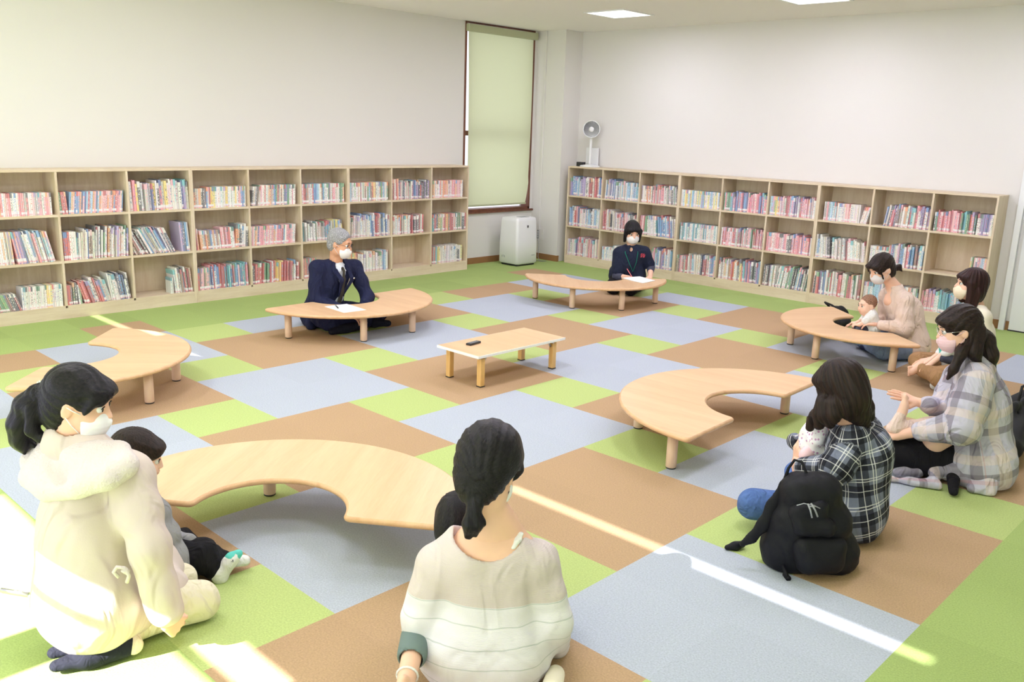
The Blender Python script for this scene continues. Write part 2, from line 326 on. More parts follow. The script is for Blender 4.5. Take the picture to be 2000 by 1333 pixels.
# ------------------------------------------------------------------ books
def book_material():
    m = bpy.data.materials.new('book_cover'); m.use_nodes = True; nt = m.node_tree; b = nt.nodes['Principled BSDF']; b.inputs['Roughness'].default_value = .45
    def att(n): a = nt.nodes.new('ShaderNodeAttribute'); a.attribute_name = n; return a
    base, acc, uv = att('Col'), att('Acc'), att('UVB')
    sep = nt.nodes.new('ShaderNodeSeparateXYZ'); nt.links.new(uv.outputs['Vector'], sep.inputs[0])
    def mth(op, a, b_=None, c=None):
        n = nt.nodes.new('ShaderNodeMath'); n.operation = op
        for i, q in enumerate((a, b_, c)):
            if q is None: continue
            if isinstance(q, (int, float)): n.inputs[i].default_value = q
            else: nt.links.new(q, n.inputs[i])
        return n.outputs[0]
    def mix(f, c1, c2):
        n = nt.nodes.new('ShaderNodeMix'); n.data_type = 'RGBA'; nt.links.new(f, n.inputs[0])
        for q, i in ((c1, 6), (c2, 7)):
            if isinstance(q, tuple): n.inputs[i].default_value = (*q, 1)
            else: nt.links.new(q, n.inputs[i])
        return n.outputs[2]
    # uvb: x across the spine 0..1, y up the spine 0..1, z random per book
    no = nt.nodes.new('ShaderNodeTexNoise'); no.inputs['Scale'].default_value = 1; no.inputs['Detail'].default_value = 1
    cm = nt.nodes.new('ShaderNodeCombineXYZ'); nt.links.new(mth('MULTIPLY', sep.outputs[0], 3.0), cm.inputs[0]); nt.links.new(mth('MULTIPLY', sep.outputs[1], 16.0), cm.inputs[1]); nt.links.new(mth('MULTIPLY', sep.outputs[2], 57.0), cm.inputs[2])
    nt.links.new(cm.outputs[0], no.inputs['Vector'])
    inside = mth('MULTIPLY', mth('GREATER_THAN', sep.outputs[1], .22), mth('MULTIPLY', mth('LESS_THAN', mth('ABSOLUTE', mth('SUBTRACT', sep.outputs[0], .5)), .32), mth('LESS_THAN', sep.outputs[1], .9)))
    title = mth('MULTIPLY', inside, mth('GREATER_THAN', no.outputs['Fac'], .56))
    c = mix(title, base.outputs['Color'], acc.outputs['Color'])
    band = mth('GREATER_THAN', mth('FRACT', mth('MULTIPLY', sep.outputs[2], 7.0)), .55)       # half the books carry a band at the top
    topb = mth('MULTIPLY', band, mth('GREATER_THAN', sep.outputs[1], .8))
    c = mix(topb, c, acc.outputs['Color'])
    lab = mth('MULTIPLY', mth('LESS_THAN', sep.outputs[1], .17), mth('GREATER_THAN', sep.outputs[1], .04))
    lab2 = mth('MULTIPLY', mth('LESS_THAN', sep.outputs[1], .08), mth('GREATER_THAN', sep.outputs[1], .04))
    has = mth('GREATER_THAN', mth('FRACT', mth('MULTIPLY', sep.outputs[2], 13.0)), .35)
    c = mix(mth('MULTIPLY', lab, has), c, (0.85, 0.82, 0.82)); c = mix(mth('MULTIPLY', lab2, has), c, (0.80, 0.42, 0.46)); c = mix(mth('ADD', 0.0, 0.26), c, (0.86, 0.86, 0.88))
    nt.links.new(c, b.inputs['Base Color']); return m
M['book'] = book_material(); M['pages'] = mat('book_pages', (0.78, 0.74, 0.66), .9)
PAL = {
 'w': [(238, 236, 232), (232, 226, 214), (244, 240, 236), (226, 222, 216)], 'k': [(34, 32, 40), (52, 44, 52), (28, 30, 44)], 'r': [(196, 46, 52), (214, 72, 66), (176, 40, 50)],
 'p': [(238, 168, 178), (236, 132, 146), (244, 190, 192)], 'b': [(60, 120, 186), (92, 156, 208), (52, 84, 150)], 's': [(150, 196, 226), (176, 212, 232), (134, 180, 214)],
 't': [(62, 164, 178), (84, 184, 190), (48, 142, 160)], 'g': [(72, 142, 84), (110, 168, 104), (52, 110, 74)], 'y': [(240, 214, 92), (236, 200, 70), (244, 226, 130)],
 'o': [(232, 138, 62), (226, 158, 92), (238, 180, 128)], 'v': [(150, 122, 180), (176, 154, 204), (126, 104, 164)], 'n': [(150, 112, 84), (182, 150, 116), (120, 82, 62)], 'e': [(196, 190, 178), (176, 176, 180), (208, 200, 180)], 'd': [(60, 60, 104), (44, 52, 84)]}
PN = dict(w='white', k='black', r='red', p='pink', b='blue', s='pale blue', t='turquoise', g='green', y='yellow', o='orange', v='lilac', n='brown', e='beige', d='navy')
# for every cell, segments: start, end (share of the cell), height in cm, palette, lean in degrees (positive leans right)
CL = {  # left row, bay -1..8, rows top / middle / bottom
 (-1, 0): ['.1 1 22 wkrb 0'], (-1, 1): ['0 .8 24 wseb 0'], (-1, 2): ['0 .7 22 wrb 0'],
 (0, 0): ['0 .13 20 kkt 0', '.13 .26 18.5 ono -2', '.26 .95 18.5 pwpwpe 0'], (0, 1): ['0 .1 22 tts 4', '.11 .38 27 wwweo -3', '.42 .56 27 pvb -9', '.56 .95 27 wwwpwes -12'], (0, 2): ['0 .42 15 krgndk -18', '.42 .98 19 wwwwyww 1'],
 (1, 0): ['0 .14 18.5 grrn -3', '.14 .93 18.5 bbrsbpopb 6'], (1, 1): ['.02 .22 24 rwwwt 0', '.22 .46 26 wewbne 2', '.46 .98 27 wgowewvw 4'], (1, 2): ['.01 .1 17 rn 0', '.1 .16 19 gk 0', '.18 .24 17 wg -3', '.27 .68 22 rrwsber -16', '.68 .98 24 wbwdkbwyk -8'],
 (2, 0): ['.01 .98 27 wwewbwepwyvwk -2'], (2, 1): ['.04 .3 25 knwrek -28', '.3 .6 27 wrebbk -27', '.6 .72 25 wwd -24', '.82 .98 27 bwvd -4'], (2, 2): ['.6 .64 15 w 0', '.68 .97 24 wbwsdgrnw -5'],
 (3, 0): ['.01 .25 18.5 neokn 0', '.25 .98 19.5 rywwwwwwpbw 1'], (3, 1): ['.0 .1 20 nrko -4', '.12 .5 18 oonbewr -5', '.5 .75 20 pprwr -4', '.75 .98 22 oekwwg 3'], (3, 2): ['.01 .25 21 rppn 1', '.25 .98 23 brbrrtttbpwts -2'],
 (4, 0): ['.04 .2 19 nekw 8', '.2 .93 20 wrwoebrnwbgwpw 2'], (4, 1): ['.0 .9 19 oppwpwprbpw 4'], (4, 2): ['.0 .95 21 krgryrrwrr 2'],
 (5, 0): ['.0 .95 20 rnwbsnwopwgw 0'], (5, 1): ['.0 .85 20.5 kewgwetebwv -2', '.72 .92 21 yyw -6'], (5, 2): ['.01 .3 21 rrnr 0'],
 (6, 0): ['.02 .95 20 ewwrgsnywowg 0'], (6, 1): ['.01 .3 24 nwwewg 3', '.3 1 25 wwwbwrkwbwdv -2'], (6, 2): ['.0 .2 22 yyo 0', '.22 .95 22 wwwwwwsw 0'],
 (7, 0): ['.02 .2 23 nwro 0', '.2 .98 21 wdebsvvprkdrp 0'], (7, 1): ['.0 .85 21.5 wkdewrpkww 0'],
 (8, 0): ['.05 .88 20 owpopwpopw 0'], (8, 1): ['.05 .98 20 rdyyrorrwkgtk 0'], (8, 2): ['.05 .2 20 rrtt 0', '.2 .9 21 ywwwwwwkw 0']}
CR_ = {  # far row, bay 0..8
 (0, 0): ['.03 .5 24.5 bwvwvst 1', '.5 .99 25 kwwrwrwrbw 0'], (0, 1): ['.01 .4 25 bswrpbw -1', '.4 1 24 wwwsdwwwt 0'], (0, 2): ['.03 .3 21 vwvwe 0', '.3 .98 25 pwpwwrnwks 0'],
 (1, 0): ['.04 .35 25 wwwbbw 3', '.35 .65 23 kewwews 0', '.65 .98 22 swswt 0'], (1, 1): ['.02 .4 25.5 rwnkeo -1', '.4 1 24 wprwwktd -1'], (1, 2): ['.05 .35 17 sww 0', '.35 .98 20 wewkws 0'],
 (2, 0): ['.02 .3 20 wwonw 0', '.3 .7 22 pwwpwe -1', '.7 .98 21.5 vwwegkv -3'], (2, 1): ['.02 .25 23 rprgk 2', '.25 .5 24 wwwt -5', '.5 .98 25 tbbsrwwpr -6'], (2, 2): ['.4 .98 24.5 bswvbswbp 0'],
 (3, 0): ['.02 .97 19 sywswyvswswey 0'], (3, 1): ['.05 .97 20 twwtwwtww 0'], (3, 2): ['.02 .25 20 gkrprne 0', '.25 .55 23 rpwsww -1', '.55 .97 24 wdrwpbp 0'],
 (4, 0): ['.02 .22 20 ppsgt 0', '.22 .98 22 bpbpppbp 0'], (4, 1): ['.02 .45 20 wppprew 1', '.45 .98 21.5 nwpprppg 0'], (4, 2): ['.02 .5 24 rwworws 0', '.5 .98 25 ytpvekgdvsp -1'],
 (5, 0): ['.02 .25 20 svgyow 0', '.25 .98 21.5 erpvwpwpws 0'], (5, 1): ['.02 .45 20 pwpppwp 0', '.45 .97 21 kpppbpvw 0'], (5, 2): ['.02 .3 23 nkwwwy 2', '.3 .97 25 bwwwgkwbtwgsr 7'],
 (6, 0): ['.1 .36 19 eeswp 0', '.36 .8 18.5 wwpwww 0', '.80 .93 17 www 12'], (6, 1): ['.02 .12 24 sw 0', '.12 .32 22 wewkp -6', '.34 .97 22.5 wewrwwwew -4'], (6, 2): ['.02 .97 26 pwvbgwwwrwwrpwpk 0'],
 (7, 0): ['.2 .4 21 bdrpwt 7', '.4 .98 22 nenwrtpwpwvw 2'], (7, 1): ['.02 .35 18.5 wwwww 0', '.35 .98 23 rsgwsbwpwrnpwgr 0'], (7, 2): ['.0 .35 20 wssdw 0', '.6 .97 20 wgwpws 0'],
 (8, 0): ['.03 .08 18 kgt 0', '.08 .7 20.5 gpppppptgpr 0', '.72 .98 19.5 wvwbvwb 0'], (8, 1): ['.7 .75 18 yyg 2', '.76 .97 18 pvpsvp 1'], (8, 2): ['.0 .3 21.5 pprpwp 0', '.3 1 22 tttstbtssw 0']}
ORD = ['first', 'second', 'third', 'fourth', 'fifth', 'sixth', 'seventh', 'eighth', 'ninth']
def books():
    br = random.Random(11); out = []
    for side, cells, bay, nb in (('L', CL, BL, 9), ('R', CR_, BR, 9)):
        for (k, row), segs in sorted(cells.items()):
            z0 = BZ[2 - row]; n = 0; x_min = k * bay + .011; wid = bay - .02
            for sg in segs:
                a, e, h, pal, lean = sg.split(); a, e, h, lean = float(a), float(e), float(h) / 100, math.radians(float(lean))
                x = x_min + a * wid; xe = x_min + e * wid; i = 0; series = len(pal) <= 5 or (h < .205)
                th0 = br.uniform(.0125, .0165) if h < .21 else br.uniform(.0105, .0175)
                while x < xe - .007:
                    th = th0 * (1 if series else br.uniform(.6, 1.5)); th = min(th, xe - x)
                    if th < .005: break
                    cidx = int((x - x_min - a * wid) / max(1e-6, xe - x_min - a * wid) * len(pal)) if series and len(pal) > 5 and False else None
                    c = pal[(i * len(pal) // max(1, int((e - a) * wid / th0 + .5))) % len(pal)] if br.random() < .55 else br.choice(pal)
                    hh = h * (br.uniform(.985, 1.0) if series else br.uniform(.86, 1.02)); dep = hh * br.uniform(.68, .74)
                    col = [q * br.uniform(.93, 1.05) for q in srgb(*br.choice(PAL[c]))]; acc = srgb(*br.choice(PAL[br.choice('rbkgwpovt')])) if c not in 'kd' else srgb(*br.choice(PAL['w']))
                    n += 1; out.append(dict(side=side, bay=k, row=row, n=n, x=x, z=z0, th=th, h=hh, d=dep, lean=lean + (0 if series else br.uniform(-.012, .012)), inset=br.uniform(.012, .022) if series else br.uniform(.005, .04), c=c, col=col, acc=acc, rz=br.random()))
                    x += (th / max(.75, math.cos(lean))) + .0004; i += 1
    return out
def book_geo(bk):
    th, h, d = bk['th'] - .0006, bk['h'], bk['d']; c = .0012
    v = [(0, 0, 0), (th, 0, 0), (th, d, 0), (0, d, 0), (0, 0, h), (th, 0, h), (th, d, h), (0, d, h),          # cover: spine at y=0
         (c, c, h - .003), (th - c, c, h - .003), (th - c, d - .002, h - .003), (c, d - .002, h - .003)]
    v = [(0, .0016, 0), (th * .5, -.0008, 0), (th, .0016, 0), (th, d, 0), (0, d, 0), (0, .0016, h), (th * .5, -.0008, h), (th, .0016, h), (th, d, h), (0, d, h),
         (c, .004, h - .003), (th - c, .004, h - .003), (th - c, d, h - .003), (c, d, h - .003)]
    f = [(0, 1, 6, 5), (1, 2, 7, 6), (2, 3, 8, 7), (4, 0, 5, 9), (3, 4, 9, 8), (0, 4, 3, 2, 1), (5, 6, 7, 11, 10), (7, 8, 12, 11), (9, 5, 10, 13), (10, 11, 12, 13), (8, 9, 13, 12)]
    mi = [0] * 9 + [1, 1]
    uvx = [0, .5, 1, 1, 0, 0, .5, 1, 1, 0, 0, 1, 1, 0]
    uv = [(uvx[i] if v[i][1] < .01 else .02, v[i][2] / h, bk['rz']) for i in range(14)]
    L = bk['lean']; ca, sa = math.cos(L), math.sin(L)
    if L < 0: vv = [((x - 0) * ca + z * sa, y, z * ca - (x) * sa) for x, y, z in v]
    else: vv = [((x - th) * ca + z * sa + th, y, z * ca - (x - th) * sa) for x, y, z in v]
    mz = min(q[2] for q in vv); vv = [(x, y, z - mz) for x, y, z in vv]
    return vv, f, mi, uv
def build_books():
    bl_ = books(); camv = Vector(CC)
    for bk in bl_:
        if bk['side'] == 'L': p = Vector((XL + .29 - bk['inset'], LV0 + bk['x'], bk['z']))
        else: p = Vector((RU0 + bk['x'], YB - .29 + bk['inset'], bk['z']))
        bk['p'] = p; d = p - camv; nrm = Vector((1, 0, 0)) if bk['side'] == 'L' else Vector((0, -1, 0))
        q = [sum(CR[r][i] * d[i] for i in range(3)) for r in range(3)]; px = 1000 + 1723 * q[0] / q[2]
        if px > 1995 or px < -20: continue
        bk['px'] = px; bk['size'] = bk['th'] * bk['h'] * abs(d.normalized().dot(nrm)) / d.length_squared * (0.02 if px < 2 else 1) * (0.6 if bk['side'] == 'L' and 600 < px < 790 and bk['row'] == 2 else 1)
    bl_ = sorted((b for b in bl_ if 'size' in b), key=lambda b: -b['size'])
    single, rest = bl_[:300], bl_[300:]
    def mesh(name, items, rot):
        V = []; F = []; MI = []; CO = []; AC = []; UV = []
        for bk, off in items:
            v, f, mi, uv = book_geo(bk); o = len(V)
            if off is None: V += v
            else:
                if bk['side'] == 'L': V += [(off[0] - y, off[1] + x, off[2] + z) for x, y, z in v]
                else: V += [(off[0] + x, off[1] + y, off[2] + z) for x, y, z in v]
            F += [tuple(i + o for i in q) for q in f]; MI += mi; CO += [(*bk['col'], 1)] * len(v); AC += [(*bk['acc'], 1)] * len(v); UV += uv
        me = bpy.data.meshes.new(name); me.from_pydata(V, [], F); me.materials.append(M['book']); me.materials.append(M['pages']); me.polygons.foreach_set('material_index', MI)
        for nm, dt in (('Col', CO), ('Acc', AC)):
            ca = me.color_attributes.new(nm, 'FLOAT_COLOR', 'POINT'); ca.data.foreach_set('color', np.array(dt, np.float32).ravel())
        at = me.attributes.new('UVB', 'FLOAT_VECTOR', 'POINT'); at.data.foreach_set('vector', np.array(UV, np.float32).ravel())
        o = bpy.data.objects.new(name, me); COL.objects.link(o); return o
    rows = ['top', 'middle', 'bottom']
    cnt = {}
    for bk in bl_: cnt.setdefault((bk['side'], bk['bay'], bk['row']), []).append(bk)
    for bk in single:
        o = mesh('book', [(bk, None)], 0); o.location = bk['p']; o.rotation_euler = (0, 0, PI / 2 if bk['side'] == 'L' else 0)
        total = len(cnt[(bk['side'], bk['bay'], bk['row'])]); n = bk['n']
        nth = ORD[n - 1] if n <= 9 else '%dth' % n if n not in (21, 22, 23, 31, 32) else {21: '21st', 22: '22nd', 23: '23rd', 31: '31st', 32: '32nd'}[n]
        if bk['side'] == 'L':
            bayn = 'bay left of the view edge' if bk['bay'] < 0 else '%s bay from the left view edge' % ORD[bk['bay']]
            where = 'long left bookcase row'
            lab = '%s book, %s from left on the %s shelf, %s bay of the left wall' % (PN[bk['c']], nth, rows[bk['row']], ORD[max(0, bk['bay'])])
        else: lab = '%s book, %s from left on the %s shelf, %s bay of the far wall' % (PN[bk['c']], nth, rows[bk['row']], ORD[bk['bay']])
        tag(o, lab, 'book', '%s shelf of the %s bookcases' % (rows[bk['row']], 'left wall' if bk['side'] == 'L' else 'far wall'))
    if rest:
        o = mesh('books', [(bk, bk['p']) for bk in rest], 0); tag(o, 'remaining paperbacks and picture books filling the far bookcase shelves', 'books', None, 'stuff')
build_books()

# ------------------------------------------------------------------ curved tables
def ring_outline(R, r, half, n=44, cr=.03):
    pts = []
    a0, a1 = -half, half; da = cr / R; db = cr / r
    def P(rad, a): return (rad * math.cos(a), rad * math.sin(a))
    def corner(rad, a_end, sgn, outer):
        # quarter arc around the corner
        out = []; q = cr; s_in = -1 if outer else 1
        cx = rad + s_in * q; ca = a_end - sgn * q / cx
        for i in range(7):
            t = i / 6 * PI / 2
            if outer: rr = cx + q * math.cos(t); tt = ca + sgn * q * math.sin(t) / cx
            else: rr = cx - q * math.sin(t); tt = ca + sgn * q * math.cos(t) / cx
            out.append(P(rr, tt))
        return out
    for i in range(n + 1): pts.append(P(R, a0 + da + (a1 - a0 - 2 * da) * i / n))
    pts += corner(R, a1, 1, True)[1:]
    pts += corner(r, a1, 1, False)
    for i in range(1, n): pts.append(P(r, a1 - db * 1.1 - (a1 - a0 - 2.2 * db) * i / n))
    pts += list(reversed(corner(r, a0, -1, False)))
    pts += list(reversed(corner(R, a0, -1, True)))[:-1]
    return pts
def arc_table(c, R, mid, label, grp='half-ring beech tables'):
    t = empty('curved_table', (c[0], c[1], 0), math.radians(mid), label, 'table', grp); r = .305; H = .235; th = .026
    pts = ring_outline(R, r, math.radians(90.5)); n = len(pts); v = []; f = []
    # rounded edge: rings at different insets
    P = [Vector(p) for p in pts]; N = []
    for i in range(n):
        d = (P[(i + 1) % n] - P[i - 1]).normalized(); N.append(Vector((d.y, -d.x)))
    prof = [(-.010, 0), (-.003, .004), (0, .010), (0, th - .010), (-.003, th - .004), (-.010, th)]
    for ins, z in prof:
        for i in range(n): q = P[i] + N[i] * ins; v.append((q.x, q.y, H - th + z))
    for k in range(len(prof) - 1):
        for i in range(n): f.append((k * n + i, k * n + (i + 1) % n, (k + 1) * n + (i + 1) % n, (k + 1) * n + i))
    b = MB(); b.add(v, f, 1, True); b.add([v[i] for i in range(n)], [tuple(reversed(range(n)))], 0); b.add(v[-n:], [tuple(range(n))], 0)
    b.build('tabletop', [M['beech'], M['beech_edge']], t)
    for a in (-77, -22.5, 22.5, 77):
        x, y = .66 / .765 * R * math.cos(math.radians(a)), .66 / .765 * R * math.sin(math.radians(a))
        b = MB(); b.lathe([(.026, .006), (.0285, .012), (.0285, H - th - .001)], 24); l = b.build('leg', M['leg'], t); l.location = (x, y, 0)
        b = MB(); b.lathe([(.024, 0), (.027, .002), (.027, .0075)], 24); b.build('rubber_foot', M['rubber'], l)
    return t
arc_table((-.845, -1.685), .745, 46, 'curved beech table on the left, partly hidden by the ponytail woman')
arc_table((-1.352, .785), .775, 1, 'curved beech table in front of the man in the suit')
arc_table((-.775, 3.553), .735, -49, 'curved beech table where the masked woman in navy writes')
arc_table((2.134, 3.566), .729, -130, 'curved beech table beside the mother holding the baby up')
arc_table((2.64, .785), .80, 182, 'empty curved beech table left of the plaid-shirted woman')
arc_table((2.022, -1.98), .803, 126, 'curved beech table nearest the camera, in front of the little boy')
# ------------------------------------------------------------------ folding table
t = empty('folding_table', (.638, .74, 0), 0, 'small rectangular folding table with square legs in the middle of the room', 'table')
b = MB(); b.box(-.205, -.44, .213, .205, .44, .235, bev=.006); b.build('tabletop', M['beech'], t, bevel=.0)
b = MB(); b.box(-.207, -.442, .2155, .207, .442, .2325); b.build('edge_band', M['paper'], t)
for sx in (-1, 1):
    for sy in (-1, 1):
        b = MB(); b.box(-.02, -.02, .004, .02, .02, .200, bev=.004); l = b.build('leg', M['pine'], t); l.location = (sx * .155, sy * .365, 0)
        b = MB(); b.box(-.0205, -.0205, 0, .0205, .0205, .008); b.build('rubber_foot', M['rubber'], l)
        b = MB(); b.box(-.022, -sy * .020 - .004, .196, .022, -sy * .020 + .004, .2135); b.tube([(0, -sy * .022, .17), (0, -sy * .055, .21)], .006, 6); b.box(-.012, -.03, .2, .012, .03, .2135); b.build('hinge', M['steel'], l)
# ------------------------------------------------------------------ things on the tables
def item(name, loc, rz, label, cat, parts, group=None):
    e = empty(name, loc, math.radians(rz), label, cat, group)
    for nm, mb, mt in parts: mb.build(nm, mt, e)
    return e
b = MB(); b.box(-.021, -.06, 0, .021, .06, .015, bev=.004); k = MB()
for i in range(5):
    for j in range(2): k.box(-.014 + j * .016, -.045 + i * .018, .015, -.004 + j * .016, -.035 + i * .018, .0168)
item('remote_control', (.577, .508, .235), 8, 'small black remote control lying on the folding table', 'remote control', [('case', b, M['black_plastic']), ('button', k, M['grey_plastic'])])
b = MB(); b.box(-.148, -.105, 0, .148, .105, .0012)
o = b.build('paper_sheet', M['paper']); o.location = (-.958, .527, .2352); o.rotation_euler = (0, 0, math.radians(-4)); tag(o, 'blank white sheet on the table before the suited man', 'paper')
b = MB(); b.tube([(-.065, 0, .005), (.055, 0, .005)], .0045, 10); b.tube([(.055, 0, .005), (.07, 0, .005)], [.0045, .001], 10); c_ = MB(); c_.tube([(-.066, 0, .0055), (-.03, 0, .0055)], .0052, 10); c_.box(-.064, -.001, .009, -.03, .001, .011)
item('pen', (-1.03, .495, .2364), -25, 'black pen lying on the white sheet', 'pen', [('barrel', b, M['black_plastic']), ('cap', c_, M['grey_plastic'])])
# ------------------------------------------------------------------ air purifier
ap = empty('air_purifier', (-2.885, 4.60, 0), 0, 'tall white air purifier standing in the corner under the window', 'air purifier')
b = MB(); import bmesh as _bm
def loft(mb, rings, mi=0, cap=True, smooth=True):
    n = len(rings[0]); v = [p for r_ in rings for p in r_]; f = []
    for i in range(len(rings) - 1):
        for k in range(n): f.append((i * n + k, i * n + (k + 1) % n, (i + 1) * n + (k + 1) % n, (i + 1) * n + k))
    if cap: f.append(tuple(reversed(range(n)))); f.append(tuple((len(rings) - 1) * n + k for k in range(n)))
    mb.add(v, f, mi, smooth)
def rrect(hx, hy, r, z, n=6, cx=0, cy=0):
    o = []
    for (sx, sy, a0) in ((1, 1, 0), (-1, 1, 90), (-1, -1, 180), (1, -1, 270)):
        for i in range(n + 1): a = math.radians(a0 + 90 * i / n); o.append((cx + sx * (hx - r) + r * math.cos(a), cy + sy * (hy - r) + r * math.sin(a), z))
    return o
loft(b, [rrect(.15, .165, .03, .02), rrect(.165, .195, .035, .035), rrect(.163, .193, .035, .3), rrect(.15, .185, .035, .56), rrect(.143, .178, .035, .60), rrect(.12, .16, .03, .612)]); b.build('body', M['white_plastic'], ap)
b = MB(); b.box(-.14, -.16, 0, .14, .16, .024, bev=.004); b.build('base', M['rubber'], ap)
b = MB(); b.box(.02, -.075, .606, .11, .075, .616, bev=.003); b.build('outlet_grille', M['grey_plastic'], ap)
b = MB(); b.lathe([(.013, 0), (.013, .004)], 20, T=Matrix.Translation((.158, .0, .50)) @ Matrix.Rotation(PI / 2, 4, 'Y') @ Matrix.Diagonal((1.3, .8, 1, 1))); b.build('sensor_window', M['black_plastic'], ap)
b = MB()
for dx, dz in ((0, 0), (.02, .004), (.045, 0)): b.box(-.10 + dx, -.1955, .10 + dz, -.09 + dx, -.1945, .125 + dz)
for k in range(5): b.box(.1640, .08 + k * .012, .125, .1655, .088 + k * .012, .134)
b.build('marking', M['grey_plastic'], ap)
b = MB(); b.tube([(-2.92, 4.80, .10), (-2.93, 4.90, .03), (-2.90, 5.02, .006), (-2.82, 5.08, .006), (-2.86, 5.0, .006), (-2.94, 5.05, .05), (-3.0, 5.12, .20), (-3.07, 5.17, .30), (-3.075, 5.175, .33)], .0035, 8)
tag(b.build('power_cord', M['grey_plastic']), 'thin grey power cord running from the purifier to the wall socket', 'cord')
# ------------------------------------------------------------------ fan on the far bookcase
fn = empty('fan', (-2.39, 5.36, SH), math.radians(38), 'white desk fan with round head standing on the far bookcase', 'fan')
b = MB(); b.lathe([(.125, 0), (.128, .008), (.12, .018), (.05, .03), (.02, .035)], 32); b.build('base', M['white_plastic'], fn)
b = MB(); b.lathe([(.022, .03), (.018, .06), (.016, .36), (.02, .39)], 20); b.build('pole', M['white_plastic'], fn)
T = Matrix.Translation((0, -.01, .47)) @ Matrix.Rotation(PI / 2, 4, 'X')
b = MB(); v = []
prof = [(.06, -.07), (.095, -.05), (.108, -.02), (.110, .03), (.104, .04), (.098, .036), (.100, .02)]
b.lathe(prof, 40, T=T); b.build('head_ring', M['white_plastic'], fn)
b = MB(); b.lathe([(.097, .018), (.097, .02)], 40, T=T); b.build('dark_core', M['grey_plastic'], fn)
b = MB()
for k in range(28):
    a = 2 * PI * k / 28; p0 = T @ Vector((.03 * math.cos(a), .03 * math.sin(a), .045)); p1 = T @ Vector((.1 * math.cos(a + .5), .1 * math.sin(a + .5), .036)); b.tube([p0, (p0 + p1) / 2 + Vector((0, -.006, 0)), p1], .0014, 5)
b.build('grille', M['white_plastic'], fn)
b = MB(); b.lathe([(.032, .036), (.032, .05), (.02, .056)], 24, T=T); b.build('hub_cap', M['white_plastic'], fn)
b = MB(); b.box(-.05, -.035, 0, .05, .035, .055, bev=.006); s_ = b.build('speaker', M['black_plastic']); s_.location = (-2.545, 5.37, SH); tag(s_, 'small black box beside the fan foot on the far bookcase', 'speaker')
b = MB(); b.box(-.10, -.008, 0, .10, .008, .24, bev=.004); s_ = b.build('tablet_sleeve', M['white_plastic']); s_.location = (-2.46, 5.49, SH); tag(s_, 'pale upright panel leaning on the wall behind the fan', 'panel')
# ------------------------------------------------------------------ floor cable at the left
b = MB(); P0 = [(1.60, -3.02, .006), (1.52, -2.93, .006), (1.50, -2.84, .008), (1.62, -2.76, .006), (1.75, -2.70, .006)]
b.tube(P0, .005, 8); cb = b.build('floor_cable', M['grey_plastic']); tag(cb, 'thin cable with metal connector lying on sunlit carpet at the lower left', 'cable')
b = MB(); b.tube([(1.56, -2.80, .010), (1.66, -2.74, .010)], .009, 8); b.build('connector', M['steel'], cb)
